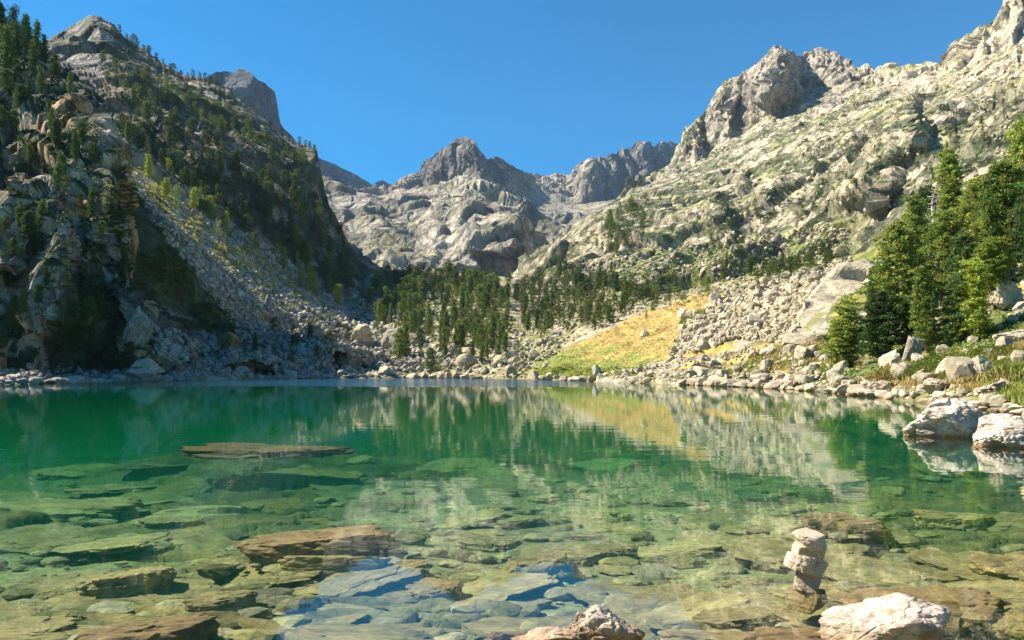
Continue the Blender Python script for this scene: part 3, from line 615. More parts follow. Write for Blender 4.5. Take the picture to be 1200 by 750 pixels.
slab_prism('boulder', [(921, 401), (930, 378), (944, 353), (965, 332), (990, 315), (1012, 305), (1024, 309), (1023, 330), (1008, 346), (986, 360), (969, 374), (956, 392), (945, 404)], _d-3, .32, 7, 'huge pale slab boulder leaning uphill between the scree and the pines', M_rock)
rock_at(962, 400, 24, 15, 'rounded boulder sitting at the foot of the huge leaning slab')
rock_at(755, 391, 17, 7, 'lone dark rock lying in the golden meadow', kind='s')
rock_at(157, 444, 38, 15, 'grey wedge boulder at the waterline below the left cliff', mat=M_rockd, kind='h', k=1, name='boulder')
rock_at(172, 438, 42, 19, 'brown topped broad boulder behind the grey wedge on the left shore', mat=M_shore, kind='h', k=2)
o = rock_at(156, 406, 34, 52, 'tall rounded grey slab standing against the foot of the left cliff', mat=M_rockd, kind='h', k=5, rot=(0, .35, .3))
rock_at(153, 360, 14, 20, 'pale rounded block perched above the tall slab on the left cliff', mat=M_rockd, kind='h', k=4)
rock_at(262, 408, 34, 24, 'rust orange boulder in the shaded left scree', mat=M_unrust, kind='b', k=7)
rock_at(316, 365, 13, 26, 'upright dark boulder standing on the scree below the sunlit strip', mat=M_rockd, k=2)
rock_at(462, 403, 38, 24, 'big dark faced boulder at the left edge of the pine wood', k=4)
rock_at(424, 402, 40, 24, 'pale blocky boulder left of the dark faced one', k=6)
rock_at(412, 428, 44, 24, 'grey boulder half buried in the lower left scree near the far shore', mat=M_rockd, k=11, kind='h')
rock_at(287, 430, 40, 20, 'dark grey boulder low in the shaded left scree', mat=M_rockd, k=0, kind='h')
rock_at(545, 430, 28, 18, 'pale split boulder above the far shore below the pines', k=8)
rock_at(697, 440, 15, 14, 'lone dark block standing at the waterline in front of the meadow', k=9, mat=M_rockd)
rock_at(1068, 423, 22, 34, 'tall pale standing stone below the pines', kind='h', k=7, rot=(.1, .15, .2))
rock_at(1042, 428, 34, 13, 'long pale slab tilted up beside the pines', kind='s', rot=(.1, -.5, .1))
rock_at(1152, 437, 26, 28, 'pale egg shaped boulder standing on the right bank', kind='h', k=8)
rock_at(1137, 444, 50, 24, 'wide flat pale block in front of the egg shaped boulder', kind='s', k=3)
rock_at(1180, 406, 24, 12, 'flat pale boulder in the green shrubs near the right edge', kind='s', k=5)
rock_at(1150, 392, 20, 18, 'pale boulder above the green shrubs', kind='b', k=5)
rock_at(1193, 398, 38, 16, 'broad white boulder at the right edge of the slope', kind='h', k=9)
rock_at(1183, 360, 46, 34, 'grey rock outcrop behind the right hand pines', kind='h', k=10)
rock_at(1105, 440, 13, 24, 'thin pointed stone sticking up on the right bank', kind='b', k=5, rot=(0, .5, 0))
rock_at(1168, 462, 44, 16, 'layered dark undercut slab on the right shore', kind='u', k=3, mat=M_shore)
rock_at(1098, 458, 36, 16, 'blocky tan boulder at the inner corner of the right shore', kind='h', k=0, mat=M_shore)
rock_at(1030, 462, 44, 18, 'cracked tan rock shelf at the waterline below the pines', kind='u', k=4, mat=M_shore)

# boulders along the waterline
def shore_run(x0, x1, step, w, h, label, group, mat, up=0, kind='bs'):
    x = x0
    while x < x1:
        ww = rnd.uniform(*w); x += step*rnd.uniform(.7, 1.3); y = wlrow(x)-rnd.uniform(0, 1)*up
        D = wlD(x) if up == 0 else None
        hh = rnd.uniform(*h)*ww
        if D: rock_at(x, wlrow(x)+.3, ww, hh, label, group, 'boulder', 'boulder', rnd.choice(kind), mat, D=D+rnd.uniform(-.3, .6))
        else: rock_at(x, y, ww, hh, label, group, 'boulder', 'boulder', rnd.choice(kind), mat)
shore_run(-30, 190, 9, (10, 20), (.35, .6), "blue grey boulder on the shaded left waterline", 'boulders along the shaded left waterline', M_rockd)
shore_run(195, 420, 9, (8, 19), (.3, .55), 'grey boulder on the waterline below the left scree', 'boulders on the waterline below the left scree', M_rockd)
shore_run(420, 610, 9, (8, 18), (.3, .55), "pale boulder on the far waterline below the pines", 'boulders on the far waterline', M_shore)
shore_run(610, 800, 8, (8, 20), (.3, .6), 'pale boulder on the waterline in front of the meadow', 'boulders on the waterline by the meadow', M_shore)
shore_run(800, 1010, 8, (12, 26), (.3, .55), "tan boulder on the waterline below the right scree", 'boulders on the waterline below the right scree', M_shore)
shore_run(1010, 1230, 13, (14, 34), (.25, .5), 'tan rock on the waterline of the right bank', 'rocks on the waterline of the right bank', M_shore)
shore_run(800, 1210, 12, (12, 26), (.35, .6), "pale rock just above the right hand waterline", 'rocks on the bank above the right waterline', M_rock, up=16)
def scatter_rocks(n, poly, w, hr, label, group, mat, kind='b'):
    xs_, ys_ = [p[0] for p in poly], [p[1] for p in poly]; m = 0
    while m < n:
        x, y = rnd.uniform(min(xs_), max(xs_)), rnd.uniform(min(ys_), max(ys_))
        if not inpoly(np.array([x]), np.array([y]), poly)[0]: continue
        m += 1; ww = rnd.uniform(*w); rock_at(x, y, ww, ww*rnd.uniform(*hr), label, group, 'boulder', 'boulder', rnd.choice(kind), mat)
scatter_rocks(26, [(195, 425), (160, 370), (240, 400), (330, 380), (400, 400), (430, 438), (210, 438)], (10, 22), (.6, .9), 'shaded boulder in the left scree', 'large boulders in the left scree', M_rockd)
scatter_rocks(22, [(430, 438), (440, 400), (480, 395), (560, 420), (640, 415), (600, 440)], (10, 20), (.6, .9), "sunlit boulder between far shore and pine wood", 'boulders below the pine wood', M_rock)
scatter_rocks(34, [(785, 415), (800, 370), (880, 335), (960, 325), (930, 375), (880, 400)], (10, 20), (.6, .9), 'pale boulder in the scree right of the meadow', 'large boulders of the right scree', M_rock)
scatter_rocks(26, [(840, 440), (900, 405), (960, 405), (1010, 425), (990, 445)], (10, 24), (.5, .8), "pale boulder between right scree and water", 'boulders above the right hand shore', M_rock, 'bs')
scatter_rocks(26, [(1040, 445), (1080, 410), (1210, 400), (1210, 460), (1120, 460)], (9, 24), (.5, .8), 'pale rock among the shrubs of the right bank', 'rocks among the right hand shrubs', M_rock, 'bs')

# scree: thousands of blocks nobody could count
def rot_mats(n, rg):
    q = rg.normal(size=(n, 4)); q /= np.linalg.norm(q, axis=1, keepdims=True); w, x, y, z = q.T
    return np.stack([1-2*(y*y+z*z), 2*(x*y-z*w), 2*(x*z+y*w), 2*(x*y+z*w), 1-2*(x*x+z*z), 2*(y*z-x*w), 2*(x*z-y*w), 2*(y*z+x*w), 1-2*(x*x+y*y)], 1).reshape(n, 3, 3)
def scree(name, label, polys, mat, seed, sub=1):
    rg = np.random.default_rng(seed); shapes = [rock_shape(300+j, sub=sub, planes=7, rough=.04, sharp=200) for j in range(10)]
    Vs, Fs, Cs, off = [], [], [], 0
    for poly, n, w, col in polys:
        a = np.array(poly, float); k = 0
        xs_ = rg.uniform(a[:, 0].min(), a[:, 0].max(), n*4); ys_ = rg.uniform(a[:, 1].min(), a[:, 1].max(), n*4)
        sel = inpoly(xs_, ys_, poly); xs_, ys_ = xs_[sel][:n], ys_[sel][:n]
        Rm = rot_mats(len(xs_), rg)
        for x, y, R3 in zip(xs_, ys_, Rm):
            h_ = hit(x, y)
            if h_ is None or h_[0][2] < .15: continue
            ww = w[0]+(w[1]-w[0])*rg.random()**2.2; s_ = ww*h_[0][1]/F/2
            P0, F0 = shapes[rg.integers(10)]
            P1 = (P0*np.array([1, rg.uniform(.55, 1), rg.uniform(.4, .8)])*s_)@R3.T+h_[0]+np.array([0, 0, s_*.15])
            Vs.append(P1); Fs.append(F0+off); off += len(P1)
            Cs.append(np.repeat((np.array(col)*rg.uniform(.65, 1.2)*np.array([1, rg.uniform(.95, 1.02), rg.uniform(.86, 1.05)]))[None], len(P1), 0))
    me = mesh_np(name, np.concatenate(Vs), np.concatenate(Fs), mat, False, np.concatenate(Cs))
    return tag(link(name, me), label, kind='stuff')
M_scree = rock_mat('scree_rock', 1.2, bump=.12, contrast=.3)
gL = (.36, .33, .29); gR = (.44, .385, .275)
scree('scree', 'grey blocky scree filling the slopes round the lake', [
    ([(160, 375), (240, 400), (330, 385), (300, 330), (220, 240), (150, 180), (200, 205), (330, 300), (400, 350), (470, 385), (560, 425), (430, 440), (200, 440), (190, 420)], 5200, (3, 11), gL),
    ([(0, 430), (0, 446), (200, 442), (200, 432)], 260, (4, 12), (.26, .25, .25)),
    ([(400, 440), (420, 350), (500, 340), (600, 370), (660, 400), (640, 425), (600, 442)], 1700, (3, 11), gR),
    ([(780, 420), (795, 385), (850, 340), (900, 330), (1000, 300), (930, 380), (920, 400), (860, 395)], 2600, (4, 13), gR),
    ([(700, 438), (820, 415), (920, 400), (1010, 415), (1000, 450), (720, 444)], 900, (3, 11), gR),
    ([(1000, 452), (1060, 425), (1210, 430), (1210, 470), (1100, 462)], 420, (4, 12), gR),
    ([(610, 425), (660, 405), (705, 383), (800, 342), (860, 330), (860, 322), (760, 350), (640, 392), (580, 415)], 600, (2.5, 8), gR),
    ([(1020, 400), (1060, 300), (1210, 300), (1210, 400)], 260, (6, 22), gR),
    ([(600, 340), (700, 300), (900, 270), (1000, 260), (960, 315), (820, 345), (700, 380), (640, 385)], 1500, (3, 9), gR),
    ([(800, 160), (1200, 60), (1200, 200), (1000, 260), (800, 260)], 450, (3, 9), gR),
    ([(140, 180), (200, 235), (330, 335), (335, 400), (285, 392), (215, 300), (165, 235)], 1900, (2, 9), (.44, .40, .33))], M_scree, 5)

# ------------------------------------------------------------------ pines
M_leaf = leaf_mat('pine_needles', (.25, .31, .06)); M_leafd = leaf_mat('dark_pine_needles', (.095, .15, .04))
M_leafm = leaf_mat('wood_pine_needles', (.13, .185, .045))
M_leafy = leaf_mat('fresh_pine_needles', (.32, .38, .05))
M_shrub = leaf_mat('shrub_leaves', (.15, .21, .03)); M_bark = rock_mat('pine_bark', .25, base=(.20, .14, .09), bump=.15, contrast=.4)
M_dead = rock_mat('dead_wood', .2, base=(.42, .38, .33), bump=.15, contrast=.3)
def tube(pts, rad, n=6):
    V, Fc = [], []
    pts = np.array(pts, float)
    for k, p in enumerate(pts):
        d = pts[min(k+1, len(pts)-1)]-pts[max(k-1, 0)]; d /= np.linalg.norm(d)+1e-9
        a = np.cross(d, [0.31, .95, .1]); a /= np.linalg.norm(a); b = np.cross(d, a)
        for j in range(n):
            t = 2*math.pi*j/n; V.append(p+rad[k]*(math.cos(t)*a+math.sin(t)*b))
    for k in range(len(pts)-1):
        for j in range(n): Fc.append((k*n+j, k*n+(j+1) % n, (k+1)*n+(j+1) % n, (k+1)*n+j))
    return np.array(V), np.array(Fc)
def pine(seed, nbr, ncl, nleaf, leaf, width=.2, shape='cone', base=.12, limbs=True):
    """unit-height pine: trunk with limbs, and a crown of needle sprays gathered in clumps"""
    rg = np.random.default_rng(seed)
    lean = rg.normal(0, .02, 2)
    axis = lambda t: np.array([lean[0]*t*t*1.5, lean[1]*t*t*1.5, t])
    TV, TF, off = [], [], 0
    v, f = tube([axis(t) for t in (0, .15, .4, .7, .97)], [.020, .016, .012, .007, .002], 7); v[:7, 2] -= .05
    TV.append(v); TF.append(f); off += len(v)
    C, Cd, Cs = [], [], []
    for b in range(nbr):
        t = base+(1-base)*((b+rg.random())/nbr)**.92
        u = (t-base)/(1-base)
        pr = {'cone': (1-u)**.8*(.35+.65*min(1, u*5)), 'oval': math.sin(math.pi*min(1, (u*.86+.14)))**.7, 'top': (math.sin(math.pi*min(1, u*.8+.2))**.6)*(.4+.6*u)}[shape]
        ln = width*pr*rg.uniform(.6, 1.18)+.012
        az = b*2.4+rg.uniform(-.5, .5); el = rg.uniform(.05, .5)+u*.45
        d = np.array([math.cos(az)*math.cos(el), math.sin(az)*math.cos(el), math.sin(el)])
        p0 = axis(t); mid = p0+d*ln*.55+[0, 0, -.012]; end = p0+d*ln+[0, 0, .012]
        if limbs and b % 2 == 0:
            v, f = tube([p0, mid, end], [.006*(1-u*.6), .004, .0012], 4); TV.append(v); TF.append(f+off); off += len(v)
        m = max(1, int(round(ncl*(.35+.65*pr)*rg.uniform(.6, 1.3))))
        for _ in range(m):
            s_ = rg.uniform(.25, 1)**.7
            C.append(p0+d*ln*s_+rg.normal(0, .018+.02*width/.2*s_, 3)*np.array([1, 1, .6])); Cd.append(d+[0, 0, .5]); Cs.append(rg.uniform(.65, 1.3))
    C.append(axis(1.0)); Cd.append([0, 0, 2]); Cs.append(.6)
    C, Cd, Cs = np.array(C), np.array(Cd), np.array(Cs)
    n = len(C)*nleaf; ci_ = np.repeat(np.arange(len(C)), nleaf)
    pos = C[ci_]+rg.normal(0, 1, (n, 3))*(leaf*.9*Cs[ci_])[:, None]*np.array([1, 1, .7])
    dr = Cd[ci_]/np.linalg.norm(Cd, axis=1)[ci_][:, None]+rg.normal(0, .75, (n, 3)); dr /= np.linalg.norm(dr, axis=1, keepdims=True)
    sd = np.cross(dr, rg.normal(size=(n, 3))); sd /= np.linalg.norm(sd, axis=1, keepdims=True)
    L_ = leaf*rg.uniform(.7, 1.3, n)[:, None]; Wd = L_*.34
    V = np.stack([pos-dr*L_*.5, pos+sd*Wd, pos+dr*L_*.6, pos-sd*Wd], 1).reshape(-1, 3)
    Fc = np.arange(len(V)).reshape(-1, 4)
    g = np.repeat(rg.uniform(.7, 1.25, len(C))[ci_]*rg.uniform(.85, 1.15, n), 4)
    hue = np.repeat(rg.normal(0, .08, len(C))[ci_], 4)
    cols = np.stack([g*(1+hue*1.6), g, g*(1-hue)], 1)
    return (np.concatenate(TV), np.concatenate(TF)), (V, Fc, cols)
SH = ['cone', 'oval', 'cone', 'oval', 'top', 'cone']
def pine_set(n, tag_, **kw):
    r = []
    for k in range(n):
        wd = [.13, .19, .16, .20, .21, .11][k % 6]
        r.append(pine(50+k*3+len(tag_)*100, width=wd, shape=SH[k % 6], base=[.06, .14, .08, .1, .25, .05][k % 6], **kw))
    return r
HI = pine_set(6, 'high', nbr=120, ncl=7, nleaf=46, leaf=.016)
MI = pine_set(6, 'mid', nbr=60, ncl=4, nleaf=16, leaf=.032)
LO = pine_set(6, 'l', nbr=34, ncl=2, nleaf=9, leaf=.055, limbs=False)
PM = {}
def pine_me(lv, k, mat):
    key = (lv, k, mat.name)
    if key not in PM:
        (tv, tf), (v, f, c) = {'h': HI, 'm': MI, 'l': LO}[lv][k]
        if lv == 'l':
            V = np.concatenate([v, tv]); Fc = np.concatenate([f, tf+len(v)]); cc = np.concatenate([c, np.ones((len(tv), 3))*.5])
            PM[key] = mesh_np('pine', V, Fc, None, False, cc, [mat, M_bark], [0]*len(f)+[1]*len(tf))
        else: PM[key] = (mesh_np('trunk', tv, tf, M_bark, True), mesh_np('crown', v, f, mat, False, c))
    return PM[key]
def put_pine(p, hgt, k, lv, mat, label, group, wide=1.0):
    if lv == 'l': o = link('pine_tree', pine_me('l', k, mat))
    else:
        o = link('pine_tree', None); a, b = pine_me(lv, k, mat); link('trunk', a, o); link('crown', b, o)
    o.location = p; o.scale = (hgt*wide*.88, hgt*wide*.88, hgt); o.rotation_euler = (0, 0, rnd.uniform(0, 6.28))
    return tag(o, label, 'pine tree', group)
near = [(985, 434, 78, 2, 'n', 2.2, 'short dark green pine at the left front of the right hand grove'),
    (1028, 424, 84, 3, 'd', 1.7, 'bushy dark pine just right of the short front pine'),
    (1048, 380, 118, 3, 'n', 1.25, 'big rounded pine behind the two front pines of the grove'),
    (1072, 345, 118, 5, 'n', 1.2, 'narrow pine rising behind the big rounded pine'),
    (1112, 300, 122, 0, 'n', 1.3, 'tall pointed pine at the top middle of the grove'),
    (1083, 412, 100, 2, 'n', 1.3, 'pointed fresh green pine in the front middle of the grove'),
    (1112, 404, 86, 0, 'd', 1.35, 'dark cone shaped pine between two fresh green ones'),
    (1140, 398, 98, 5, 'y', 1.5, 'narrow fresh green pine at the right front of the grove'),
    (1098, 356, 105, 1, 'n', 1.4, 'olive pine standing behind the front middle pines'),
    (1160, 362, 84, 4, 'y', 1.5, 'yellow green bushy tree right of the grove middle'),
    (1178, 335, 145, 1, 'n', 1.2, 'tall olive pine near the right edge with a loose crown'),
    (1200, 280, 140, 3, 'n', 1.1, 'tallest crown cut by the right edge of the picture'),
    (1140, 300, 90, 1, 'n', 1.3, 'loose crowned pine between the tall pointed pine and the right edge'),
    (1060, 300, 66, 2, 'n', 1.3, 'small pine on the upper left shoulder of the grove'),
    (1085, 288, 70, 4, 'd', 1.2, 'dark thin crowned pine high in the grove'),
    (1125, 352, 80, 3, 'd', 1.3, 'dark filler pine in the shaded heart of the grove'),
    (1022, 372, 62, 2, 'd', 1.2, 'small dark pine beside the huge leaning slab'),
    (1058, 410, 60, 1, 'd', 1.3, 'low dark pine in the gap behind the front pines'),
    (1215, 345, 120, 1, 'd', 1.2, 'dark pine half outside the right edge'),
    (1165, 300, 95, 5, 'n', 1.3, 'slim pine in front of the upper right crowns')]
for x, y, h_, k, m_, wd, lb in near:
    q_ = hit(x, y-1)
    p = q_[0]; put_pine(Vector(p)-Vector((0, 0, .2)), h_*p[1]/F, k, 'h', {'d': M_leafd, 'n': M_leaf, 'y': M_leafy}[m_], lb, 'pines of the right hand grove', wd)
# bare dead pine in the grove
rg = np.random.default_rng(4); TV, TF, off = [], [], 0
v, f = tube([(0, 0, 0), (.02, 0, .4), (0, .02, .75), (.05, 0, 1)], [.03, .024, .014, .003], 7); TV.append(v); TF.append(f); off += len(v)
for b in range(34):
    t = .3+.68*b/34; az = b*2.4; ln = .24*(1.15-t)*rg.uniform(.6, 1.3)
    e = np.array([math.cos(az)*ln, math.sin(az)*ln, t+ln*rg.uniform(.1, .7)]); mdl = np.array([math.cos(az)*ln*.5, math.sin(az)*ln*.5, t+.0])
    v, f = tube([(0, 0, t), mdl, e], [.009, .006, .0015], 4); TV.append(v); TF.append(f+off); off += len(v)
q_ = hit(1090, 300)[0]
dt_ = link('dead_tree', mesh_np('dead_tree', np.concatenate(TV), np.concatenate(TF), M_dead, True)); dt_.location = q_; dt_.scale = [88*q_[1]/F]*3
tag(dt_, 'bare grey dead pine among the green crowns of the right grove', 'dead tree')

zones = [  # poly, count, height px, label, group, material
 ([(0, 60), (30, 60), (60, 90), (110, 150), (125, 190), (70, 200), (0, 190)], 26, (20, 40), 'dark pine on the shaded top of the left cliff', 'pines on top of the left cliff', 'd'),
 ([(0, 260), (60, 250), (85, 320), (70, 400), (0, 430)], 20, (18, 34), "dark pine on the left cliff face", 'pines on the face of the left cliff', 'd'),
 ([(60, 210), (130, 210), (150, 330), (120, 330)], 12, (20, 34), "dark pine on a ledge of the left cliff", 'pines on ledges of the left cliff', 'd'),
 ([(90, 340), (140, 370), (160, 436), (60, 436)], 18, (16, 30), 'dark pine at the foot of the left cliff', 'pines at the foot of the left cliff', 'd'),
 ([(110, 70), (210, 100), (300, 150), (360, 190), (350, 205), (250, 150), (130, 115)], 95, (9, 17), "pine on the left mountain's upper shoulder", 'pines on the upper left mountain', 'n'),
 ([(140, 120), (250, 170), (380, 235), (415, 305), (400, 330), (330, 300), (230, 240), (140, 160)], 190, (13, 25), "dark pine on the left mountain's wooded wall", 'pines in the shaded left woods', 'd'),
 ([(150, 190), (230, 235), (300, 285), (380, 330), (430, 365), (400, 365), (300, 310), (200, 240)], 30, (16, 30), "sunlit pine on the bright left slope", 'sunlit pines on the left strip', 'y'),
 ([(340, 290), (440, 340), (440, 365), (360, 335)], 18, (18, 34), 'green pine near the bright left slope\'s foot', 'pines at the end of the left strip', 'n'),
 ([(440, 335), (500, 330), (600, 340), (600, 400), (560, 412), (440, 385)], 210, (12, 30), 'green pine in the far shore wood', 'pines of the wood beyond the far shore', 'n'),
 ([(500, 322), (600, 335), (560, 345), (440, 330)], 110, (10, 20), "dark pine at the far wood's back edge", 'pines at the back of the far wood', 'd'),
 ([(600, 345), (650, 318), (720, 335), (770, 350), (700, 385), (620, 395)], 190, (10, 24), 'dark pine in the wood behind the meadow', 'pines of the wood behind the meadow', 'd'),
 ([(690, 335), (860, 310), (830, 348), (760, 372), (710, 365)], 55, (9, 19), 'green pine on the slope above the meadow', 'pines on the slope above the meadow', 'n'),
 ([(690, 290), (730, 240), (780, 235), (770, 260), (720, 300)], 46, (10, 18), "pine on the rocky rib above the meadow", 'pines on the rib above the meadow wood', 'n'),
 ([(860, 320), (960, 300), (985, 305), (960, 318), (880, 335)], 34, (12, 24), 'dark green pine above the right scree', 'pines in the row above the right scree', 'd'),
 ([(480, 400), (640, 400), (600, 438), (430, 438)], 17, (18, 42), "lone pine among boulders behind the far shore", 'lone pines behind the far shore', 'n'),
 ([(790, 300), (900, 230), (1010, 200), (1190, 100), (1190, 170), (1030, 260), (900, 300)], 150, (5, 12), "dark pine on a ledge of the right mountain", 'pines on ledges of the right mountain', 'd'),
 ([(200, 430), (330, 385), (420, 400), (400, 436)], 12, (12, 24), "dark pine growing in the left scree", 'pines in the left scree', 'd')]
cand = []
for zi, (poly, n, hr, lb, gp, m_) in enumerate(zones):
    xs_, ys_ = [p[0] for p in poly], [p[1] for p in poly]; m = 0; tries = 0
    while m < n and tries < n*30:
        tries += 1; x, y = rnd.uniform(min(xs_), max(xs_)), rnd.uniform(min(ys_), max(ys_))
        if not inpoly(np.array([x]), np.array([y]), poly)[0]: continue
        q_ = hit(x, y)
        if q_ is None or q_[0][2] < .4: continue
        m += 1; cand.append((rnd.uniform(*hr), zi, q_[0], rnd.randrange(6)))
ridge_pts = [(x, np.interp(x, [p[0] for p in B6], [p[1] for p in B6])+3) for x in [137, 143, 150, 158, 163, 171, 176, 185, 192, 199, 205, 214, 222, 228, 236, 243, 249, 257, 265, 272, 284, 295, 303, 318, 330, 341, 352, 359, 364, 367, 370]]
zones.append((None, 0, 0, "pine on the skyline of the left mountain", 'pines on the left skyline', 'd'))
for x, y in ridge_pts:
    q_ = hit(x, y)
    if q_ is not None: cand.append((rnd.uniform(10, 16), len(zones)-1, q_[0], rnd.randrange(6)))
zones.append((None, 0, 0, "dark pine on the top left corner skyline", 'skyline pines at the top left corner', 'd'))
for x, y, h_ in [(2, 56, 50), (13, 48, 44), (24, 54, 34), (33, 55, 40), (45, 60, 38), (54, 72, 34), (-8, 60, 80), (66, 90, 30), (80, 108, 26), (20, 72, 50), (8, 90, 60), (40, 88, 40)]:
    q_ = hit(x, y)
    if q_ is not None: cand.append((h_, len(zones)-1, q_[0], rnd.choice([0, 2, 5, 1])))
cand.sort(key=lambda c: -c[0])
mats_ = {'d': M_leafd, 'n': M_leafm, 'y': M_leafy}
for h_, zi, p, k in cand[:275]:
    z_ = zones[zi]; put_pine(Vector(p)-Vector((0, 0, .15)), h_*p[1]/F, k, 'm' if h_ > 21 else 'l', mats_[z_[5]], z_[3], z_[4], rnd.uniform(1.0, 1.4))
Vs, Fs, Cs, off = [], [], [], 0
rg = np.random.default_rng(9)
for h_, zi, p, k in cand[275:]:
    (tv, tf), (v, f, c) = LO[k]; s_ = h_*p[1]/F; a = rg.uniform(0, 6.28); wd = rg.uniform(1.1, 1.5)
    R2 = np.array([[math.cos(a)*wd, -math.sin(a)*wd, 0], [math.sin(a)*wd, math.cos(a)*wd, 0], [0, 0, 1]])
    Vs.append(v@R2.T*s_+p); Fs.append(f+off); off += len(v)
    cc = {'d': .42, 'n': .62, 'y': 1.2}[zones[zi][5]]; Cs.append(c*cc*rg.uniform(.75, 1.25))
tag(link('pine_woods', mesh_np('pine_woods', np.concatenate(Vs), np.concatenate(Fs), M_leaf, False, np.concatenate(Cs))), 'small distant pines thickly scattered over the mountain slopes', kind='stuff')

# ------------------------------------------------------------------ shrubs and grass on the banks
def shrub_mesh(seed, n=2600, leaf=.06):
    rg = np.random.default_rng(seed)
    d = rg.normal(size=(n, 3)); d[:, 2] = np.abs(d[:, 2]); d /= np.linalg.norm(d, axis=1, keepdims=True)
    r = (1+.28*fbm(d*2.3+seed, 3, seed))*rg.uniform(.72, 1.0, n)
    pos = d*r[:, None]*np.array([1, 1, .55]); dr = d+rg.normal(0, .5, (n, 3)); dr /= np.linalg.norm(dr, axis=1, keepdims=True)
    sd = np.cross(dr, rg.normal(size=(n, 3))); sd /= np.linalg.norm(sd, axis=1, keepdims=True); L_ = leaf*rg.uniform(.6, 1.3, n)[:, None]
    V = np.stack([pos-dr*L_*.5, pos+sd*L_*.3, pos+dr*L_*.6, pos-sd*L_*.3], 1).reshape(-1, 3)
    g = np.repeat((.9+.35*fbm(pos*3, 2, 4))*rg.uniform(.8, 1.2, n), 4)
    return mesh_np('shrub', V, np.arange(len(V)).reshape(-1, 4), M_shrub, False, np.stack([g*1.05, g, g], 1))
SM = [shrub_mesh(k) for k in range(4)]
shr = [(1140, 425, 96, 26, 'broad green shrub mat in the middle of the right bank'), (1178, 412, 60, 20, 'green shrub mat around the flat pale boulder at the right'),
  (1092, 436, 52, 24, 'bright green shrub beside the tall standing stone'), (1128, 440, 44, 18, 'green shrub in front of the broad shrub mat'), (1048, 440, 40, 16, 'light green shrub under the pines at the inner bank'),
  (1015, 446, 30, 12, 'low green shrub at the left foot of the grove'), (1165, 390, 44, 16, 'green shrub at the upper right above the boulders'), (1115, 412, 40, 14, 'green shrub at the foot of the fresh green pines'),
  (978, 442, 26, 14, 'small olive shrub left of the front pine'), (1195, 425, 40, 16, 'green shrub touching the right picture edge'), (958, 412, 20, 12, 'small shrub under the huge leaning slab'),
  (818, 370, 16, 16, 'dark green bush at the upper right rim of the meadow'), (803, 377, 16, 14, 'yellow green bush at the rim of the meadow')]
for j, (x, y, w, h_, lb) in enumerate(shr):
    p = hit(x, y-1)[0]; m = p[1]/F; o = link('shrub', SM[j % 4]); o.location = Vector(p)+Vector((0, w*m*.3, -.1)); o.scale = (w*m*.55, w*m*.5, h_*m*1.2); o.rotation_euler = (0, 0, j)
    tag(o, lb, 'shrub', 'shrubs on the right bank')
def blades(polys, seed):
    rg = np.random.default_rng(seed); V, C = [], []
    for poly, n, hpx, col, col2 in polys:
        a = np.array(poly, float); xs_ = rg.uniform(a[:, 0].min(), a[:, 0].max(), n*3); ys_ = rg.uniform(a[:, 1].min(), a[:, 1].max(), n*3)
        sel = inpoly(xs_, ys_, poly); xs_, ys_ = xs_[sel][:n], ys_[sel][:n]
        for x, y in zip(xs_, ys_):
            q_ = hit(x, y)
            if q_ is None or q_[0][2] < .15: continue
            p = q_[0]+rg.normal(0, 1, 3)*np.array([1, 1, 0])*p_s if False else q_[0]
            hh = hpx*p[1]/F*rg.uniform(.5, 1.3); nz = float(fbm(np.array([[x/26, y/9, 3.]]), 3, 12)[0])*1.3+(y-405)*.012+rg.normal(0, .12); t_ = min(1, max(0, .5+nz)); c = (np.array(col)*(1-t_)+np.array(col2)*t_)*rg.uniform(.9, 1.1)
            for _ in range(6):
                b = p+rg.normal(0, hh*.5, 3)*np.array([1, 1, 0]); az = rg.uniform(0, 6.28); w = hh*.16; tip = b+np.array([rg.normal(0, hh*.3), rg.normal(0, hh*.3), hh])
                s_ = np.array([math.cos(az), math.sin(az), 0])*w; V += [b-s_, b+s_, tip]; C += [c, c, c]
    V = np.array(V); return tag(link('grass', mesh_np('grass', V, np.arange(len(V)).reshape(-1, 3), M_grass, False, np.array(C))), 'golden and green grass tufts on meadow and banks', kind='stuff')
M_grass = leaf_mat('grass_blades', (1, 1, 1), var=0, trans=.3)
gy, gg = (.44, .33, .12), (.25, .29, .065)
blades([([(620, 430), (665, 408), (708, 386), (762, 367), (822, 342), (845, 345), (800, 382), (790, 410), (770, 424), (730, 436), (660, 440)], 3000, 1.3, gy, gg),
        ([(600, 442), (640, 428), (770, 428), (740, 440)], 1600, 1.8, (.25, .30, .05), (.33, .34, .08)),
        ([(1000, 450), (1060, 420), (1210, 400), (1210, 462), (1120, 455)], 2600, 5.5, (.25, .29, .05), gy),
        ([(1150, 455), (1165, 430), (1215, 425), (1215, 480)], 1300, 8, gy, gg),
        ([(850, 435), (900, 405), (1000, 395), (1010, 430)], 1500, 4, gy, gg)], 3)

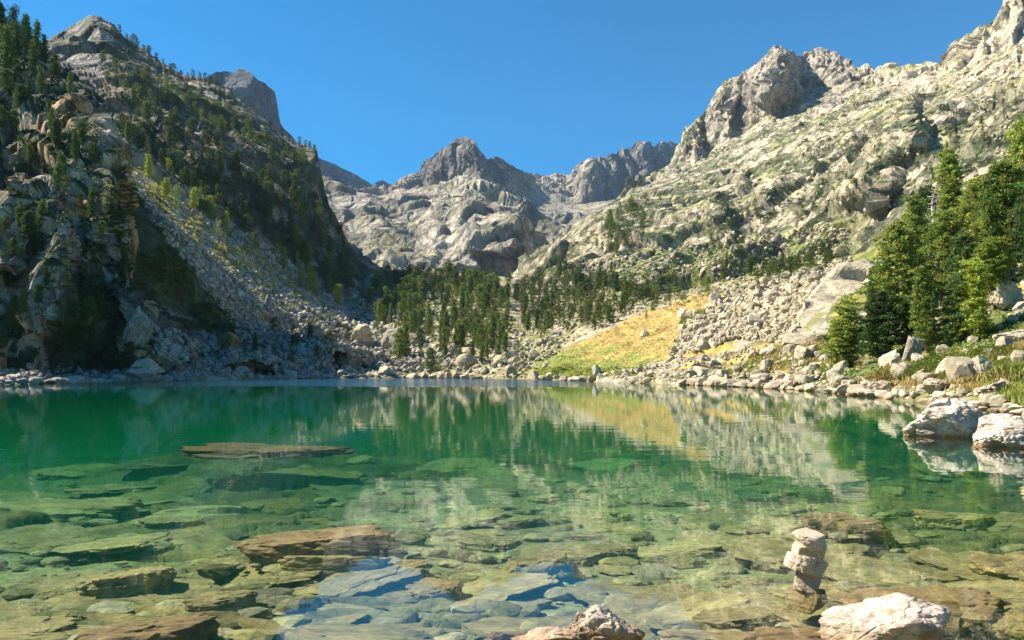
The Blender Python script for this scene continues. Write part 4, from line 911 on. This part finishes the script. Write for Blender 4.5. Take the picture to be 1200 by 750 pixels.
M_under_l = leaf_mat('undergrowth_leaves', (1, 1, 1), var=0)
def undergrowth(polys, seed):
    rg = np.random.default_rng(seed); V, C = [], []
    for poly, n, wpx, col in polys:
        a = np.array(poly, float); xs_ = rg.uniform(a[:, 0].min(), a[:, 0].max(), n*5); ys_ = rg.uniform(a[:, 1].min(), a[:, 1].max(), n*5)
        sel = inpoly(xs_, ys_, poly); sel &= fbm(np.stack([xs_/22, ys_/14, xs_*0+seed], 1), 3, 5) > -.12; xs_, ys_ = xs_[sel][:n], ys_[sel][:n]
        for x, y in zip(xs_, ys_):
            q_ = hit(x, y)
            if q_ is None or q_[0][2] < .5: continue
            r = rg.uniform(*wpx)*q_[0][1]/F*.5; m = 22
            d = rg.normal(size=(m, 3)); d[:, 2] = np.abs(d[:, 2])*.7; d /= np.linalg.norm(d, axis=1, keepdims=True); pos = q_[0]+d*r*rg.uniform(.5, 1, (m, 1))*np.array([1, 1, .8])
            dr = d+rg.normal(0, .7, (m, 3)); dr /= np.linalg.norm(dr, axis=1, keepdims=True); sd = np.cross(dr, rg.normal(size=(m, 3))); sd /= np.linalg.norm(sd, axis=1, keepdims=True)
            L_ = r*.42; V.append(np.stack([pos-dr*L_*.5, pos+sd*L_*.35, pos+dr*L_*.6, pos-sd*L_*.35], 1).reshape(-1, 3))
            C.append(np.repeat((np.array(col)*rg.uniform(.65, 1.35)*rg.uniform(.85, 1.15, (m, 1))), 4, 0))
    V = np.concatenate(V); return tag(link('undergrowth', mesh_np('undergrowth', V, np.arange(len(V)).reshape(-1, 4), M_under_l, False, np.concatenate(C))), 'low dark green undergrowth clinging to ledges and slopes', kind='stuff')
dk, md, lt = (.055, .085, .024), (.09, .125, .035), (.17, .20, .055)
undergrowth([([(0, 60), (60, 90), (130, 180), (150, 300), (190, 432), (0, 436)], 600, (5, 13), dk),
             ([(60, 400), (100, 300), (150, 400), (190, 438), (60, 438)], 500, (6, 14), dk),
             ([(150, 205), (215, 300), (285, 385), (240, 395), (160, 345), (120, 240)], 1400, (4, 10), (.09, .125, .035)),
             ([(120, 60), (220, 95), (360, 180), (420, 310), (330, 310), (220, 240), (140, 170)], 1500, (3, 8), md),
             ([(140, 180), (240, 250), (380, 340), (440, 380), (380, 380), (240, 290)], 420, (3, 7), lt),
             ([(380, 330), (620, 330), (660, 420), (430, 436)], 600, (3, 9), md),
             ([(620, 380), (640, 300), (740, 240), (860, 230), (1000, 240), (990, 310), (860, 340), (720, 380)], 1000, (3, 8), md),
             ([(790, 200), (900, 120), (1190, 60), (1200, 180), (1040, 240), (800, 240)], 1300, (2.5, 7), (.06, .095, .025)),
             ([(130, 168), (200, 225), (262, 270), (325, 312), (390, 355), (345, 352), (290, 325), (230, 280), (180, 235)], 2600, (4, 10), (.40, .40, .12)),
             ([(260, 300), (400, 372), (440, 400), (380, 405), (300, 370)], 500, (3, 8), (.22, .25, .08)),
             ([(960, 440), (990, 330), (1210, 300), (1210, 460), (1060, 445)], 1900, (5, 15), (.20, .27, .06))], 21)
def bed_gravel(n, seed):
    rg = np.random.default_rng(seed); shapes = [rock_shape(400+j, sub=2, planes=7, rough=.04, sharp=120) for j in range(8)]; Vs, Fs, Cs, off = [], [], [], 0
    for _ in range(n):
        py = 530+rg.random()**1.2*235; px = rg.uniform(-30, 1230); D = (CH+.4)*F/(py-HY); x = (px-600)/F*D
        d_ = float(bed_depth(np.array([x]), np.array([D]))[0]); s_ = .022+.16*rg.random()**3.5
        P0, F0 = shapes[rg.integers(8)]; R3 = rot_mats(1, rg)[0]
        P1 = ((P0@(R3.T))*np.array([1.3, 1, .42])*s_)+np.array([x, D, -d_+s_*.25]); Vs.append(P1); Fs.append(F0+off); off += len(P1)
        Cs.append(np.repeat((np.array([.24, .20, .10])*rg.uniform(.5, 1.5)*np.array([1, 1, rg.uniform(.7, 1.3)]))[None], len(P1), 0))
    tag(link('gravel', mesh_np('gravel', np.concatenate(Vs), np.concatenate(Fs), M_bed, False, np.concatenate(Cs))), 'cobbles and gravel scattered over the lake bed', kind='stuff')
bed_gravel(1300, 8)

# ------------------------------------------------------------------ rocks in and under the water
def under(px, py, w, dpx, label, group=None, mat=None, kind='u', k=0, th=None, top=None, rz=0, tilt=(0, 0), name='submerged_rock', cat='submerged rock'):
    """px, py: middle of the visible upper face; w, dpx: its seen width and depth in photo pixels"""
    d0 = .3
    for _ in range(6):
        D = (CH+d0)*F/(py-HY); x = (px-600)/F*D
        d0 = float(bed_depth(np.array([x]), np.array([D]))[0])-(th or .12)
        if top is not None: d0 = -top
        d0 = max(d0, .03 if top is None else -9)
    D = (CH+d0)*F/(py-HY); m = D/F
    W_ = w*m; Dp = dpx*m*D/(CH+d0)*1.1; t = (th or .12)*1.15
    return rock(name, ((px-600)*m, D, -d0-t*.42), (W_, Dp, t), (tilt[0], tilt[1], rz), label, group, cat, kind, k, mat or M_under)
under(80, 588, 190, 14, 'long dark edged slab under water at the left edge', k=0, th=.22)
under(310, 522, 220, 11, 'pale topped slab lying just under the surface far out on the left', k=1, th=.22, top=-.2, mat=M_unrust)
under(375, 624, 190, 20, 'large brown slab under water left of centre', k=2, th=.26, mat=M_unrust, top=-.13)
under(150, 668, 120, 22, 'olive domed slab under water with a dark front at the left', k=3, th=.24)
under(170, 732, 170, 34, 'striped brown rock under water in the bottom left corner', k=4, th=.25, mat=M_unrust, rz=.3, top=-.1)
under(218, 746, 46, 14, 'small orange stone in front of the striped brown rock', k=5, th=.1, mat=M_unrust)
under(272, 696, 110, 16, 'sandy brown slab under water above the striped rock', k=6, th=.15, rz=.25)
under(520, 684, 90, 20, 'dark brown block under water near the bottom centre', k=6, th=.13, mat=M_unrust)
under(400, 652, 150, 10, 'long thin slab below the large brown slab', k=8, th=.16)
under(200, 608, 90, 10, 'thin slab under water between the left edge slab and the brown slab', k=9, th=.14)
under(985, 606, 110, 12, 'pale brown slab under water behind the cairn', k=10, th=.2, mat=M_unrust, top=-.12)
under(1085, 690, 210, 44, 'big orange brown slab under water right of the cairn', k=11, th=.26, mat=M_unrust, top=-.09)
under(1190, 655, 120, 24, 'brown slab under water at the right edge', k=0, th=.22, top=-.12)
under(1110, 600, 110, 12, 'olive slab under water in front of the white boulders', k=1, th=.2)
under(1192, 722, 70, 24, 'green slab under water in the bottom right corner', k=2, th=.14)
under(870, 716, 120, 22, 'flat green slab under water left of the cairn foot', k=3, th=.1)
under(960, 740, 200, 30, 'wide orange slab under water carrying the white topped rock', k=4, th=.24, mat=M_unrust, top=-.03)
under(640, 655, 100, 16, 'dim brown slab under water in the middle of the lake edge', k=5, th=.2)
under(730, 640, 70, 10, 'greenish slab under water just right of the middle', k=6, th=.15)
under(640, 742, 150, 20, 'pale sandy rock shelf just under water around the centre foreground rock', k=8, th=.2, top=-.03, mat=M_unrust)
gl_ = [("slab on the lake bed in the left shallows", 'slabs on the lake bed at the left', 0, 400), ("slab on the lake bed in the middle shallows", 'slabs on the lake bed in the middle', 400, 800), ("slab on the lake bed in the right shallows", 'slabs on the lake bed at the right', 800, 1200)]
for lb, gp, xa, xb in gl_:
    for j in range(50):
        t_ = rnd.random()**1.4; y = 530+t_*220; x = rnd.uniform(xa-20, xb+20); w = rnd.uniform(.25, 1)**1.5*(90+210*t_)
        under(x, y, w, w*rnd.uniform(.12, .26), lb, gp, k=rnd.randrange(12), th=rnd.uniform(.03, .11), rz=rnd.uniform(-.5, .5), tilt=(rnd.uniform(-.12, .12), rnd.uniform(-.12, .12)), mat=M_under)

def above(px, py_wl, w, h_, depth, label, k, mat, kind='h', rot=(0, 0, 0), below=.5, seed=None, name='boulder'):
    D = CH*F/(py_wl-HY); m = D/F; H = h_*m; t = H*(1+below)
    return rock(name, ((px-600)*m, D+w*m*depth*.4, H-t/2), (w*m, w*m*depth, t), rot, label, None, 'boulder', kind, k, mat)
M_white = rock_mat('bleached_granite', .25, base=(.52, .44, .37), bump=.35, contrast=.6, spots=.6, objrand=False, tide=.15, crack=.97)
above(1130, 513, 106, 46, .7, 'jagged white boulder in the water off the right bank', 11, M_white, kind='w', below=.5)
above(1196, 524, 96, 40, .8, 'smooth white boulder in the water cut by the right edge', 6, M_white, kind='w', below=.5)
above(1052, 765, 186, 58, .5, 'white topped grey rock rising from the water in the right foreground', 0, M_white, kind='w', below=.4)
above(712, 752, 96, 38, .5, 'pitted white rock breaking the surface in the centre foreground', 2, M_white, kind='w', below=.5)
above(640, 760, 90, 18, .5, 'low pale rock beside the pitted rock in the centre foreground', 9, M_white, kind='w', below=.8)
above(684, 745, 24, 30, .8, 'small knobbly stone perched on the pitted centre rock', 8, M_white, kind='w', below=.2)
# the cairn: each stone lies on the one below
M_c1 = rock_mat('cairn_stone', .10, base=(.50, .42, .32), bump=.18, contrast=.45, objrand=True, spots=.5, crack=.9)
D = 4.7; m = D/F
def cz(py): return CH+(HY-py)/F*D
stones = [  # foot, top, width, label, shape, rotation, depth ratio, material
          (946, 716, 687, 48, 'dark wet foundation stone of the cairn standing in the water', 5, (0, 0, .2), .9, M_under),
          (945, 691, 664, 34, 'blocky stone of the cairn just above the water', 3, (.05, .1, .3), 1.0, M_c1),
          (955, 678, 655, 36, 'dark tilted stone wedged in the right side of the cairn', 9, (.1, .35, .9), .9, M_c1),
          (941, 670, 650, 44, 'pale thin stone of the cairn jutting out to the left', 7, (0, .28, .1), .8, M_c1),
          (948, 656, 636, 42, 'brown stone second from the top of the cairn', 1, (.05, .08, .5), .85, M_c1),
          (949, 643, 623, 44, 'wide wedge stone on top of the cairn', 4, (.05, .1, .2), .75, M_c1)]
for x, yb, yt, w, lb, k, rt_, dp, mt in stones:
    H = (yb-yt)*m
    rock('cairn_stone', ((x-600)*m, D+(.02 if k == 9 else 0), cz((yb+yt)/2)), (w*m, w*m*dp, H*1.15), rt_, lb, 'stones of the cairn', 'stone', 'c', k, mt)


# ------------------------------------------------------------------ labels that single out one of many: look first, then where in its row or wood
def relabel():
    from collections import defaultdict, Counter
    by = defaultdict(list)
    for o in COL.objects:
        if o.parent is None and o.get('group') and o.get('label') and o.get('category'): by[(o['group'], o['label'])].append(o)
    for (g_, lb), os_ in by.items():
        if len(os_) < 2: continue
        dat = []
        for o in os_:
            x, y, z = o.location
            dat.append((600+F*x/y, y, o.scale[2]*F/y if o['category'] == 'pine tree' else o.scale[0]*2*F/y, o.scale[2]/o.scale[0], o))
        a = np.array([[d[0], d[1], d[2]] for d in dat]); rk = a.argsort(0).argsort(0)/max(1, len(a)-1)
        tree = os_[0]['category'] == 'pine tree'
        sizes = ['very short', 'short', 'middle-sized', 'tall', 'very tall'] if tree else ['very small', 'small', 'middle-sized', 'large', 'very large']
        hor = ['far-left', 'left', 'centre-left', 'centre', 'centre-right', 'right', 'far-right']; dep = ['front', 'middle', 'back']
        for i, (px_, y_, s_, asp, o) in enumerate(dat):
            q1 = sizes[min(4, int(rk[i, 2]*5))]; h1 = hor[min(6, int(rk[i, 0]*7))]; d1 = dep[min(2, int(rk[i, 1]*3))]
            if tree: sh = 'narrow ' if o.data is None and o.scale[0]/o.scale[2] < 1.12 else ''
            else: sh = 'flat ' if asp < .55 else ('blocky ' if asp > .85 else '')
            o['label'] = f'{q1} {sh}{lb}, {h1} {d1} part'
relabel()
# ------------------------------------------------------------------ haze
if HAZE:
    hm = bpy.data.materials.new('haze'); hm.use_nodes = True; nt = hm.node_tree; nt.nodes.clear()
    pv = nd(nt, 'ShaderNodeVolumePrincipled'); pv.inputs['Color'].default_value = (.42, .66, 1.0, 1); pv.inputs['Density'].default_value = .00005
    ho = nd(nt, 'ShaderNodeOutputMaterial'); nt.links.new(pv.outputs[0], ho.inputs['Volume'])
    X, Y0, Y1, Z0, Z1 = 3600, -400, 4200, -16, 1500
    bx = [(-X, Y0), (X, Y0), (X, Y1), (-X, Y1)]
    hme = mesh_np('haze', [(x, y, Z0) for x, y in bx]+[(x, y, Z1) for x, y in bx], [(3, 2, 1, 0), (4, 5, 6, 7), (0, 1, 5, 4), (1, 2, 6, 5), (2, 3, 7, 6), (3, 0, 4, 7)], hm)
    tag(link('haze', hme), 'thin blue air haze over the valley and far peaks', kind='stuff')
